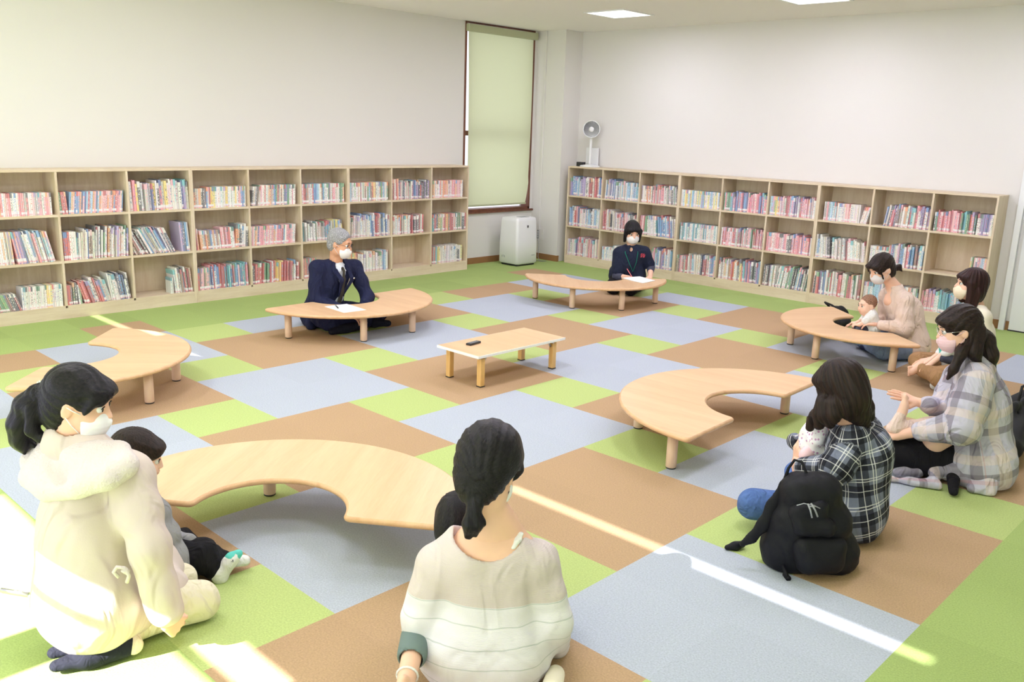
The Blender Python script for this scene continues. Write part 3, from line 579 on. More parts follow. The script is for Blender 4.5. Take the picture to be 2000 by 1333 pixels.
# ------------------------------------------------------------------ implicit surfaces: bodies, clothes, hair
def V3(p): return np.array(p, np.float64)
def nrm(v): v = V3(v); return v / (np.linalg.norm(v) + 1e-12)
class Sdf:
    """smooth union of tapered capsules and ellipsoids, then smooth cuts; meshed by surface nets on a sparse grid"""
    def __init__(s, k=.02): s.p = []; s.k = k; s.cuts = []; s.disp = None; s.frames = []
    def cap(s, a, b, ra, rb=None, sq=None, ax=None, k=None):
        rb = ra if rb is None else rb; s.p.append(('c', V3(a), V3(b), ra, rb, sq, None if ax is None else nrm(ax), s.k if k is None else k)); return s
    def chain(s, pts, rs, k=None, sq=None, ax=None):
        for i in range(len(pts) - 1): s.cap(pts[i], pts[i + 1], rs[i], rs[i + 1], sq, ax, k)
        return s
    def ell(s, c, r, R=None, k=None): s.p.append(('e', V3(c), V3(r), np.eye(3) if R is None else V3(R), s.k if k is None else k)); return s
    def cut_ell(s, c, r, R=None, k=.006): s.cuts.append(('e', V3(c), V3(r), np.eye(3) if R is None else V3(R), k)); return s
    def cut_cap(s, a, b, ra, rb=None, k=.006): s.cuts.append(('c', V3(a), V3(b), ra, ra if rb is None else rb, None, None, k)); return s
    def cut_plane(s, c, n, k=.004): s.cuts.append(('p', V3(c), nrm(n), k)); return s      # removes the side the normal points to
    @staticmethod
    def ev(q, P):
        if q[0] == 'c':
            _, a, b, ra, rb, sq, ax, k = q; X = P - a; ba = b - a
            if sq is not None:
                X = X + np.outer(X @ ax, ax) * (1 / sq - 1); ba = ba + ax * (ba @ ax) * (1 / sq - 1)
            t = np.clip(X @ ba / (ba @ ba + 1e-12), 0, 1); X = X - t[:, None] * ba
            d = np.sqrt((X * X).sum(1)) - (ra + (rb - ra) * t)
            return d * (1 if sq is None else min(1, .5 + sq / 2)) if sq is not None else d
        if q[0] == 'e':
            _, c, r, R, k = q; X = (P - c) @ R; n = np.sqrt(((X / r) ** 2).sum(1)); g = np.sqrt(((X / r ** 2) ** 2).sum(1)) + 1e-9
            return n * (n - 1) / g
        _, c, n, k = q; return -((P - c) @ n)
    def bounds(s):
        lo = np.full(3, 1e9); hi = -lo
        for q in s.p:
            if q[0] == 'c':
                r = max(q[3], q[4])
                for e in (q[1], q[2]): lo = np.minimum(lo, e - r); hi = np.maximum(hi, e + r)
            else: r = q[2].max(); lo = np.minimum(lo, q[1] - r); hi = np.maximum(hi, q[1] + r)
        return lo, hi
    def mesh(s, h):
        B = 8; lo, hi = s.bounds(); lo = lo - 3 * h - s.k; hi = hi + 3 * h + s.k
        nb = np.ceil((hi - lo) / (h * B)).astype(int) + 1
        gx = [lo[i] + (np.arange(nb[i]) + .5) * h * B for i in range(3)]
        CX = np.stack(np.meshgrid(*gx, indexing='ij'), -1).reshape(-1, 3); Rb = h * B * .87
        D = np.stack([s.ev(q, CX) for q in s.p], 1); dm = D.min(1)
        act = np.abs(dm) < Rb + s.k + .03; cm = np.full(len(CX), -1e3)
        for q in s.cuts: cm = np.maximum(cm, (CX - q[1]) @ q[2] if q[0] == 'p' else -s.ev(q, CX))
        act |= (np.abs(cm) < Rb + .03) & (dm < Rb + .03)
        full = np.where(np.maximum(dm, cm) < 0, -1.0, 1.0); idx = np.nonzero(act)[0]
        N = nb * B + 1; G = np.ones(tuple(N), np.float32)
        blk = np.repeat(np.repeat(np.repeat(full.reshape(nb), B, 0), B, 1), B, 2); G[:-1, :-1, :-1] = blk; del blk
        off = np.stack(np.meshgrid(*[np.arange(B + 1)] * 3, indexing='ij'), -1).reshape(-1, 3)
        bi = np.stack(np.unravel_index(idx, nb), 1) * B
        PI_ = (bi[:, None, :] + off[None]).reshape(-1, 3); M_ = len(off)
        P = lo + PI_ * h; F = np.full(len(P), 1e3)
        for j, q in enumerate(s.p):
            use = np.nonzero(D[idx, j] < dm[idx] + 2.4 * Rb + q[-1] + (.05 if q[0] == 'e' or q[5] is not None else 0))[0]
            if not len(use): continue
            sel = (use[:, None] * M_ + np.arange(M_)).ravel(); d = s.ev(q, P[sel]); f0 = F[sel]; k = q[-1]
            if k > 0: hh = np.maximum(k - np.abs(f0 - d), 0) / k; F[sel] = np.minimum(f0, d) - hh * hh * k * .25
            else: F[sel] = np.minimum(f0, d)
        if s.disp is not None: F = F + s.disp(P)
        for q in s.cuts:
            d = -s.ev(q, P) if q[0] != 'p' else -s.ev(q, P); k = q[-1]
            d = -(s.ev(q, P)) if q[0] != 'p' else (P - q[1]) @ q[2]
            hh = np.maximum(k - np.abs(F - d), 0) / k; F = np.maximum(F, d) + hh * hh * k * .25
        G[PI_[:, 0], PI_[:, 1], PI_[:, 2]] = F
        # cells of blocks not evaluated but cut away
        return s.nets(G, lo, h)
    @staticmethod
    def nets(G, lo, h):
        S = G < 0; n = np.array(G.shape); c = np.zeros(tuple(n - 1), np.int8)
        cor = [(i, j, k) for i in (0, 1) for j in (0, 1) for k in (0, 1)]
        for i, j, k in cor: c += S[i:n[0] - 1 + i, j:n[1] - 1 + j, k:n[2] - 1 + k]
        a = np.argwhere((c > 0) & (c < 8)); m = len(a)
        vid = np.full(tuple(n - 1), -1, np.int32); vid[a[:, 0], a[:, 1], a[:, 2]] = np.arange(m)
        val = {q: G[a[:, 0] + q[0], a[:, 1] + q[1], a[:, 2] + q[2]].astype(np.float64) for q in cor}
        acc = np.zeros((m, 3)); cnt = np.zeros(m)
        for q in cor:
            for ax in range(3):
                if q[ax]: continue
                q2 = tuple(1 if i == ax else q[i] for i in range(3)); v0, v1 = val[q], val[q2]; x = (v0 < 0) != (v1 < 0)
                t = np.where(x, v0 / np.where(v0 == v1, 1, v0 - v1), 0); p = np.tile(np.array(q, float), (m, 1)); p[:, ax] = t
                acc += p * x[:, None]; cnt += x
        V = lo + (a + acc / np.maximum(cnt, 1)[:, None]) * h
        Q = []
        for ax in range(3):
            s0 = [slice(None)] * 3; s1 = [slice(None)] * 3; s0[ax] = slice(0, -1); s1[ax] = slice(1, None)
            A, Bq = S[tuple(s0)], S[tuple(s1)]; e = np.argwhere(A != Bq); u, w = (ax + 1) % 3, (ax + 2) % 3
            ok = (e[:, u] > 0) & (e[:, w] > 0) & (e[:, u] < n[u] - 1) & (e[:, w] < n[w] - 1); e = e[ok]
            def vv(du, dw):
                x = e.copy(); x[:, u] += du; x[:, w] += dw; return vid[x[:, 0], x[:, 1], x[:, 2]]
            q = np.stack([vv(-1, -1), vv(0, -1), vv(0, 0), vv(-1, 0)], 1); flip = Bq[e[:, 0], e[:, 1], e[:, 2]]
            q[flip] = q[flip][:, ::-1]; Q.append(q)
        Q = np.concatenate(Q); Q = Q[(Q >= 0).all(1)]
        return V, Q
def np_mesh(V, Q, name, mats, parent, uv=None, col=None):
    me = bpy.data.meshes.new(name); me.vertices.add(len(V)); me.vertices.foreach_set('co', V.astype(np.float32).ravel())
    me.loops.add(Q.size); me.loops.foreach_set('vertex_index', Q.astype(np.int32).ravel()); me.polygons.add(len(Q))
    me.polygons.foreach_set('loop_start', np.arange(0, Q.size, 4, dtype=np.int32)); me.polygons.foreach_set('loop_total', np.full(len(Q), 4, np.int32))
    me.polygons.foreach_set('use_smooth', np.ones(len(Q), bool)); me.update(calc_edges=True)
    for q in (mats if isinstance(mats, (list, tuple)) else [mats]): me.materials.append(q)
    if uv is not None: at = me.attributes.new('UVP', 'FLOAT_VECTOR', 'POINT'); at.data.foreach_set('vector', uv.astype(np.float32).ravel())
    o = bpy.data.objects.new(name, me); COL.objects.link(o)
    if parent is not None: o.parent = parent
    return o
def relax(V, Q, it=2, w=.5):
    for _ in range(it):
        acc = np.zeros_like(V); cnt = np.zeros(len(V))
        for i in range(4):
            a, b = Q[:, i], Q[:, (i + 1) % 4]
            for c_ in range(3): acc[:, c_] += np.bincount(a, V[b, c_], len(V)) + np.bincount(b, V[a, c_], len(V))
            cnt += np.bincount(a, minlength=len(V)) + np.bincount(b, minlength=len(V))
        V = V * (1 - w) + w * acc / np.maximum(cnt, 1)[:, None]
    return V
def folds(amp, freq, seed, stretch=(1, 1, 1)):
    r = np.random.RandomState(seed); D = r.randn(7, 3) * freq * np.array(stretch); ph = r.rand(7) * 6.28; A = amp * np.array([1, .8, .8, .6, .6, .4, .4]) / 2.2
    W = r.randn(3, 3) * freq * .35
    def f(P):
        Pw = P + .03 * np.sin(P @ W.T + ph[:3]); o = np.zeros(len(P))
        for d, p_, a in zip(D, ph, A): o += a * np.sin(Pw @ d + p_)
        return o
    return f
def frame_uv(V, frames):
    """cloth coordinates: u around, v along the nearest limb frame (a, b, radius, reference direction)"""
    best = np.full(len(V), 1e9); out = np.zeros((len(V), 3))
    for i, (a, b, r, ref) in enumerate(frames):
        a, b = V3(a), V3(b); L = np.linalg.norm(b - a); z = (b - a) / L; x = nrm(V3(ref) - z * (V3(ref) @ z)); y = np.cross(z, x)
        X = V - a; t = np.clip(X @ z, 0, L); d = np.linalg.norm(X - t[:, None] * z, axis=1) - r
        ang = np.arctan2(X @ y, X @ x); m = d < best; best[m] = d[m]
        out[m] = np.stack([ang * r, X @ z, np.full(len(V), i * .37)], 1)[m]
    return out
def cloth(s, name, mt, parent, h=.007, it=1, frames=None):
    V, Q = s.mesh(h); V = relax(V, Q, it, .5)
    return np_mesh(V, Q, name, mt, parent, frame_uv(V, frames) if frames else None)

# materials for people
M['skin'] = mat('skin', srgb(236, 190, 164), .5, noise=.04, nscale=18, sss=.0, spec=.35)
M['skin_child'] = mat('skin_child', srgb(240, 198, 174), .5, noise=.03, nscale=18, spec=.35)
M['skin_man'] = mat('skin_man', srgb(212, 160, 128), .5, noise=.05, nscale=20, spec=.35)
M['eye'] = mat('eye_white', (.85, .84, .82), .2); M['iris'] = mat('iris', (.02, .012, .01), .15); M['brow'] = mat('brow_hair', (.02, .014, .012), .7)
M['lips'] = mat('lips', srgb(206, 120, 112), .4)
def hair_mat(name, c1, c2, rough=.46):
    m = bpy.data.materials.new(name); m.use_nodes = True; nt = m.node_tree; b = nt.nodes['Principled BSDF']; b.inputs['Roughness'].default_value = rough; b.inputs['Specular IOR Level'].default_value = .22
    a = nt.nodes.new('ShaderNodeAttribute'); a.attribute_name = 'UVP'; mp = nt.nodes.new('ShaderNodeMapping'); mp.inputs['Scale'].default_value = (1, 1, 1); nt.links.new(a.outputs['Vector'], mp.inputs[0])
    n = nt.nodes.new('ShaderNodeTexNoise'); n.inputs['Scale'].default_value = 1; n.inputs['Detail'].default_value = 3; nt.links.new(mp.outputs[0], n.inputs['Vector'])
    r = nt.nodes.new('ShaderNodeValToRGB'); ramp_set(r.color_ramp, [(.35, c1), (.7, c2)]); nt.links.new(n.outputs['Fac'], r.inputs[0]); nt.links.new(r.outputs[0], b.inputs['Base Color'])
    bp = nt.nodes.new('ShaderNodeBump'); bp.inputs['Strength'].default_value = .7; bp.inputs['Distance'].default_value = .003; nt.links.new(n.outputs['Fac'], bp.inputs['Height']); nt.links.new(bp.outputs[0], b.inputs['Normal'])
    return m
M['hair_black'] = hair_mat('hair_black', (.005, .0045, .006), (.016, .013, .016))
M['hair_brown'] = hair_mat('hair_dark_brown', (.010, .006, .005), (.034, .019, .015))
M['hair_red'] = hair_mat('hair_reddish_brown', (.014, .005, .005), (.045, .016, .014))
M['hair_grey'] = hair_mat('hair_grey', (.16, .16, .165), (.46, .46, .47), .5)
M['mask'] = mat('mask_fabric', (.86, .86, .87), .8, bump=.1, bscale=300)
M['mask_cream'] = mat('mask_cream', srgb(238, 222, 196), .8); M['mask_pink'] = mat('mask_pink', srgb(236, 200, 206), .8); M['mask_grey'] = mat('mask_pale_grey', srgb(224, 220, 224), .8)
def basis(fwd, up=(0, 0, 1), roll=0.0):
    y = nrm(fwd); u = V3(up); x = nrm(np.cross(y, u)); z = np.cross(x, y)
    if roll: c, s_ = math.cos(roll), math.sin(roll); x, z = x * c + z * s_, z * c - x * s_
    return np.stack([x, y, z], 1)      # columns: right, forward, up
class Head:
    def __init__(s, c, yaw, pitch=0.0, roll=0.0, size=1.0, kind='adult'):
        a, p = math.radians(yaw), math.radians(pitch); s.c = V3(c); s.k = size; s.kind = kind
        s.R = basis((math.cos(a) * math.cos(p), math.sin(a) * math.cos(p), math.sin(p)), roll=math.radians(roll))
    def w(s, p): return s.c + s.R @ (V3(p) * s.k)
    def E(s, S, c, r, k=None, cut=False, rot=None):
        R = s.R if rot is None else s.R @ V3(rot); r = V3(r) * s.k
        if cut: S.cut_ell(s.w(c), r, R, k or .006)
        else: S.ell(s.w(c), r, R, k)
    def C(s, S, a, b, ra, rb=None, k=None, sq=None, ax=None): S.cap(s.w(a), s.w(b), ra * s.k, (ra if rb is None else rb) * s.k, sq, None if ax is None else s.R @ V3(ax), k)
    def skin(s, S, ears=True):
        ch = s.kind != 'adult'; f = .9 if ch else 1
        s.E(S, (0, -.012, .030), (.074, .092, .086), .02)
        s.E(S, (0, .030, -.028 * f), (.060, .058, .074 * f), .025)
        s.E(S, (0, .056, -.078 * f), (.026, .024, .020), .02)
        for x in (-1, 1):
            s.E(S, (x * .036, .052, -.036 * f), (.026 if not ch else .031, .028, .030), .02)
            s.E(S, (x * .050, .01, -.055 * f), (.018, .030, .030), .02)
        s.C(S, (-.030, .074, .030), (.030, .074, .030), .013, k=.012)
        s.C(S, (0, .084, .014), (0, .101 if not ch else .096, -.020), .0065, .0095, .010)
        for x in (-1, 1): s.E(S, (x * .009, .091, -.022), (.008, .009, .007), .006)
        s.E(S, (0, .088, -.046 * f), (.021, .008, .0065), .004); s.E(S, (0, .085, -.056 * f), (.018, .009, .007), .004)
        for x in (-1, 1):
            s.E(S, (x * .031, .097, .008), (.0145, .016, .0065), .006, True)
            if not ears: continue
            s.E(S, (x * .075, -.006, -.004), (.007, .017, .029), .006, rot=rot_z(x * 18))
            s.E(S, (x * .084, .000, .002), (.006, .009, .016), .004, True)
    def eyes(s, parent, closed=False):
        for x in (-1, 1):
            b = MB(); T = Matrix.Translation(s.w((x * .031, .0735, .008))) @ Matrix(s.R.tolist()).to_4x4()
            b.lathe([(.0001, -.0125 * s.k)] + [(.0125 * s.k * math.sin(t), -.0125 * s.k * math.cos(t)) for t in np.linspace(.3, 2.84, 9)] + [(.0001, .0125 * s.k)], 14, 0, T)
            e = b.build('eye', M['eye'], parent); b = MB()
            b.lathe([(.0066 * s.k, 0), (.0056 * s.k, .0016 * s.k), (.001, .0022 * s.k)], 14, 0, T @ Matrix.Translation((0, .0115 * s.k, -.001)) @ Matrix.Rotation(-PI / 2, 4, 'X')); b.build('iris', M['iris'], e)
            b = MB(); pts = [s.w((x * q, .0885 - abs(q - .030) * .28, .019 - (q - .031) ** 2 * 30)) for q in (.018, .025, .032, .039, .045)]; b.tube(pts, [.001, .0018, .0022, .0018, .001], 6); b.build('eyelid', M['brow'], e)
            b = MB(); pts = [s.w((x * q, .0925 - abs(q - .018) * .30, .034 + .002 * math.sin((q - .015) * 90))) for q in (.014, .022, .031, .040, .047)]; b.tube(pts, [.0014, .0028, .0028, .002, .001], 6, flat=.6); b.build('eyebrow', M['brow'], parent)
    def mask(s, parent, mt, h=.004):
        S = Sdf(.010); s.E(S, (0, .041, -.048), (.0685, .064, .062)); s.C(S, (0, .092, -.012), (0, .100, -.040), .008, .010); s.C(S, (0, .100, -.040), (0, .082, -.078), .010, .014)
        S.cut_plane(s.w((0, .030, 0)), s.R @ V3((0, -1, -.15)), .004); S.cut_plane(s.w((0, .05, .004)), s.R @ V3((0, .35, 1)), .004)
        S.disp = lambda P: .0007 * np.sin(((P - s.c) @ s.R[:, 2]) * 420)
        m_ = cloth(S, 'face_mask', mt, parent, h * s.k if s.k < 1 else h, 1)
        for x in (-1, 1):
            for z0, z1 in ((-.012, .012), (-.072, -.016)):
                b = MB(); p0, p1 = (x * .061, .036, z0), (x * .080, -.012, z1); b.tube([s.w(p0), s.w(((p0[0] + p1[0]) / 2 + x * .005, (p0[1] + p1[1]) / 2, (p0[2] + p1[2]) / 2)), s.w(p1)], .0016, 6); b.build('ear_loop', mt, m_)
        return m_
    def hair_uv(s, V, tie=None, f=(70, 6)):
        X = (V - s.c) @ s.R / s.k
        if tie is None: tie = (0, -.02, .14)
        D = X - V3(tie); r = np.linalg.norm(D, axis=1)
        return np.stack([D[:, 0] / (r + .02) * f[0] * .35, D[:, 2] / (r + .02) * f[0] * .35, D[:, 1] / (r + .02) * f[0] * .35 + r * f[1]], 1)
    def hair(s, S, name, mt, parent, h=.005, tie=None, f=(70, 6), strands=.0016, seed=0, uvmode=None, fr=110):
        ti = V3(tie if tie is not None else (0, -.02, .14))
        def disp(P):
            X = (P - s.c) @ s.R / s.k; D = X - ti; r = np.linalg.norm(D, axis=1) + .015
            fade = np.clip(np.hypot(X[:, 0], X[:, 1] + .02) / .06, 0, 1) if uvmode == 'down' else 1.0
            if uvmode == 'down': a = np.arctan2(X[:, 0], -X[:, 1]) * .09; q = a * fr * 2 + 2.0 * np.sin(X[:, 2] * 21 + seed) + np.sin(X[:, 0] * 40)
            else: q = (D[:, 0] * 1.0 + D[:, 2] * .8) / r * fr * .2 + D[:, 1] / r * fr * .15 + seed
            return -strands * fade * (np.sin(q) + .6 * np.sin(q * 2.3 + 1))
        S.disp = disp; V, Q = S.mesh(h); V = relax(V, Q, 1, .4)
        if uvmode == 'down':
            X = (V - s.c) @ s.R / s.k; a = np.arctan2(X[:, 0], -X[:, 1]); uv = np.stack([a * 14, X[:, 1] * 30, X[:, 2] * 4], 1)
        else: uv = s.hair_uv(V, tie, f)
        return np_mesh(V, Q, name, mt, parent, uv)
def rot_z(d): c, s_ = math.cos(math.radians(d)), math.sin(math.radians(d)); return ((c, -s_, 0), (s_, c, 0), (0, 0, 1))
def hand(S, wrist, fwd, up, side, size=1.0, curl=(.3, .35, .4, .45), spread=.06, thumb=(.7, .3), k=.005):
    """five-fingered hand; fwd wrist->knuckles, up = back of the hand, side +1 right hand / -1 left hand; curls in radians per joint"""
    f = nrm(fwd); u = V3(up); u = nrm(u - f * (u @ f)); r = np.cross(f, u) * side    # r points to the little finger side
    w = V3(wrist); z = size
    P = lambda a, b, c: w + (f * a + r * b + u * c) * z
    S.cap(P(-.03, 0, 0), P(.02, 0, 0), .021 * z, .022 * z, .72, u, .012)
    kn = [(.083, -.030), (.088, -.010), (.084, .011), (.076, .030)]; ln = [(.040, .024, .019), (.045, .028, .020), (.041, .026, .019), (.032, .020, .017)]; rd = (.0088, .0092, .0088, .0078)
    for (a, b), l, rr in zip(kn, ln, rd): S.cap(P(.018, b * .55, 0), P(a - .006, b, .002), .0125 * z, .0112 * z, None, None, .010)
    for i in range(4):
        a, b = kn[i]; p = P(a, b, .002); d = nrm(f + r * (spread * (i - 1.4))); c = curl[i]; ang = 0
        for j in range(3):
            ang += c * (1.0 if j < 2 else .7); dd = d * math.cos(ang) - u * math.sin(ang); q = p + dd * ln[i][j] * z
            S.cap(p, q, rd[i] * z * (1 - .07 * j), rd[i] * z * (.93 - .08 * j), None, None, k); p = q
    a0 = P(.020, -.024, -.004); d = nrm(f * math.cos(thumb[0]) - r * math.sin(thumb[0]) - u * .35); a1 = a0 + d * .040 * z; d2 = nrm(d * math.cos(thumb[1]) + r * math.sin(thumb[1]) * .9 - u * .15); a2 = a1 + d2 * .030 * z; a3 = a2 + nrm(d2 + r * .15) * .024 * z
    S.cap(a0, a1, .0145 * z, .0115 * z, None, None, .010); S.cap(a1, a2, .0108 * z, .0098 * z, None, None, k); S.cap(a2, a3, .0098 * z, .0082 * z, None, None, k)
def foot(S, heel, toe, r=.032, k=.02, up=(0, 0, 1)):
    h_, t_ = V3(heel), V3(toe); S.cap(h_, h_ + (t_ - h_) * .6, r, r * 1.0, None, None, k); S.cap(h_ + (t_ - h_) * .55, t_, r * 1.05, r * .75, .8, up, k)
def skin_mesh(parts, mt, parent, name='body'):
    VV = []; QQ = []; o = 0
    for S, h in parts:
        V, Q = S.mesh(h); V = relax(V, Q, 1, .4); VV.append(V); QQ.append(Q + o); o += len(V)
    return np_mesh(np.concatenate(VV), np.concatenate(QQ), name, mt, parent)
# ------------------------------------------------------------------ people
WB = {}
_np0 = np_mesh; _mb0 = MB.build
def np_mesh(V, Q, name, mats, parent, uv=None, col=None):
    o = _np0(V, Q, name, mats, parent, uv, col)
    if parent is not None and parent.name in WB: o.location = [-q for q in WB[parent.name]]
    return o
def _build(s, name, mats, parent=None, bevel=0.0):
    o = _mb0(s, name, mats, parent, bevel)
    if parent is not None and parent.name in WB: o.location = [-q for q in WB[parent.name]]
    return o
MB.build = _build
def person(base, label, group=None):
    e = empty('person', (base[0], base[1], 0), 0, label, 'person', group); WB[e.name] = (base[0], base[1], 0.0); return e
def lerp(a, b, t): return tuple(V3(a) * (1 - t) + V3(b) * t)
def add(a, b): return tuple(V3(a) + V3(b))
def yawv(d): return V3((math.cos(math.radians(d)), math.sin(math.radians(d)), 0))
def torso(S, pel, neck, yaw, wl=.135, wc=.155, wh=.165, sq=.72, sh=None, shr=.058, k=.05, belly=0.0):
    f = yawv(yaw); r = V3((f[1], -f[0], 0)); pel, neck = V3(pel), V3(neck); ax = neck - pel
    waist = pel + ax * .36 - f * .01; chest = pel + ax * .72 - f * .005; top = pel + ax * .93
    S.cap(pel - r * (wh * .35), pel + r * (wh * .35), wh * .80, None, .9, f, k); S.cap(pel + ax * .08, waist, wh * .92, wl, sq + .08, f, k); S.cap(waist, chest, wl, wc, sq, f, k)
    if sh: S.cap(add(sh[0], (0, 0, -.012)), top, shr, shr + .012, None, None, k); S.cap(add(sh[1], (0, 0, -.012)), top, shr, shr + .012, None, None, k); S.cap(chest, add(top, (0, 0, -.07)), wc * .98, .10, sq, f, k)
def sleeve(S, sh, el, wr, r=(.058, .048, .040), k=.03): S.cap(sh, lerp(sh, el, .5), r[0], (r[0] + r[1]) / 2, k=k); S.cap(lerp(sh, el, .5), el, (r[0] + r[1]) / 2, r[1], k=k); S.cap(el, wr, r[1], r[2], k=k)
def plaid(name, base, bands, rough=.85):
    m = bpy.data.materials.new(name); m.use_nodes = True; nt = m.node_tree; b = nt.nodes['Principled BSDF']; b.inputs['Roughness'].default_value = rough; b.inputs['Specular IOR Level'].default_value = .2
    a = nt.nodes.new('ShaderNodeAttribute'); a.attribute_name = 'UVP'; sep = nt.nodes.new('ShaderNodeSeparateXYZ'); nt.links.new(a.outputs['Vector'], sep.inputs[0]); cur = None
    def mth(op, x, y):
        n = nt.nodes.new('ShaderNodeMath'); n.operation = op
        for i, q in enumerate((x, y)):
            if isinstance(q, (int, float)): n.inputs[i].default_value = q
            else: nt.links.new(q, n.inputs[i])
        return n.outputs[0]
    for axis, per, st, wd, c, al in bands:
        t = mth('FRACT', mth('ADD', mth('MULTIPLY', sep.outputs[axis], 1 / per), 10.0 - st), 0)
        fac = mth('MULTIPLY', mth('LESS_THAN', t, wd), al)
        n = nt.nodes.new('ShaderNodeMix'); n.data_type = 'RGBA'; nt.links.new(fac, n.inputs[0]); n.inputs[7].default_value = (*c, 1)
        if cur is None: n.inputs[6].default_value = (*base, 1)
        else: nt.links.new(cur, n.inputs[6])
        cur = n.outputs[2]
    nt.links.new(cur, b.inputs['Base Color']); return m
W_, K_ = srgb(236, 236, 238), srgb(26, 26, 34)
M['plaid_black'] = plaid('black_white_plaid', srgb(116, 122, 140), [(0, .12, 0, .42, K_, .80), (1, .12, 0, .42, K_, .80), (0, .12, .56, .035, W_, .6), (0, .12, .66, .035, W_, .6), (1, .12, .56, .035, W_, .6), (1, .12, .66, .035, W_, .6), (0, .12, .18, .03, W_, .5), (1, .12, .18, .03, W_, .5)])
G1, G2 = srgb(120, 112, 124), srgb(226, 206, 190)
M['plaid_grey'] = plaid('pale_grey_plaid', srgb(190, 188, 202), [(0, .21, .1, .18, G1, .66), (1, .21, .35, .18, G1, .66), (0, .21, .5, .22, G2, .42), (1, .21, .75, .2, G2, .42), (0, .21, .30, .02, srgb(190, 120, 120), .3)])
CL_ = lambda n, c, **k: mat(n, srgb(*c), k.pop('rough', .85), bump=k.pop('bump', .12), bscale=k.pop('bscale', 260), spec=.2, **k)
M['coat'] = CL_('cream_fleece_coat', (208, 194, 186)); M['boa'] = CL_('cream_boa_lining', (214, 204, 202), bump=1.0, bscale=150); M['trouser_cream'] = CL_('cream_trousers', (224, 216, 190)); M['sock_black'] = CL_('black_socks', (30, 32, 42))
M['shirt_grey'] = CL_('pale_grey_shirt', (190, 192, 204)); M['sweat_grey'] = CL_('grey_sweatshirt', (150, 150, 152)); M['black_cloth'] = CL_('black_cloth', (24, 23, 27)); M['navy'] = CL_('navy_suit', (34, 38, 66)); M['navy_polo'] = CL_('navy_polo', (36, 42, 62))
M['charcoal'] = CL_('charcoal_knit', (74, 76, 92)); M['white_shirt'] = CL_('white_shirt', (226, 232, 240)); M['tie'] = CL_('dark_olive_tie', (66, 62, 54)); M['jeans'] = CL_('blue_jeans', (84, 112, 168), noise=.12, nscale=60); M['jeans_pale'] = CL_('pale_jeans', (128, 146, 172), noise=.1, nscale=60)
M['knit_pink'] = CL_('pale_pink_knit', (222, 200, 186), bump=.5, bscale=120); M['white_cloth'] = CL_('white_cloth', (226, 226, 224)); M['brown_cloth'] = CL_('brown_trousers', (158, 122, 86)); M['ivory'] = CL_('ivory_top', (232, 224, 204)); M['teal'] = CL_('teal', (96, 196, 186)); M['green_cuff'] = CL_('dark_green_cuff', (112, 128, 126))
M['lanyard'] = CL_('green_lanyard', (30, 140, 110)); M['silver'] = mat('silver', (.7, .7, .72), .25, metal=1.0); M['red_mark'] = mat('red_print', srgb(214, 70, 84), .7); M['pinkpen'] = mat('pink_pen', srgb(226, 120, 130), .4); M['glasses'] = mat('glasses_rim', (.05, .04, .04), .3, metal=.6)
def glasses(H, parent, mt):
    b = MB()
    for x in (-1, 1):
        pts = [H.w((x * .032 + .022 * math.cos(t), .100 - abs(x * .032 + .022 * math.cos(t)) * .22, .006 + .016 * math.sin(t))) for t in np.linspace(0, 2 * PI, 17)]
        b.tube(pts, .0012, 6); b.tube([H.w((x * .054, .088, .010)), H.w((x * .074, .05, .012)), H.w((x * .079, -.005, .010))], .0012, 6)
    b.tube([H.w((-.010, .1, .008)), H.w((0, .103, .011)), H.w((.010, .1, .008))], .0012, 6); return b.build('glasses', mt, parent)
def shell(S, H, ears=True, low=False, e=0.0):
    H.E(S, (0, -.014, .036), (.081 + e, .100 + e, .094 + e), .02)
    if low: H.E(S, (0, -.045, -.03), (.070 + e, .062 + e, .075), .03)
    H.E(S, (0, .120, -.040), (.078, .062, .098), .012, True)
    if ears:
        for x in (-1, 1): H.E(S, (x * .086, .008, -.022), (.026, .030, .038), .010, True)

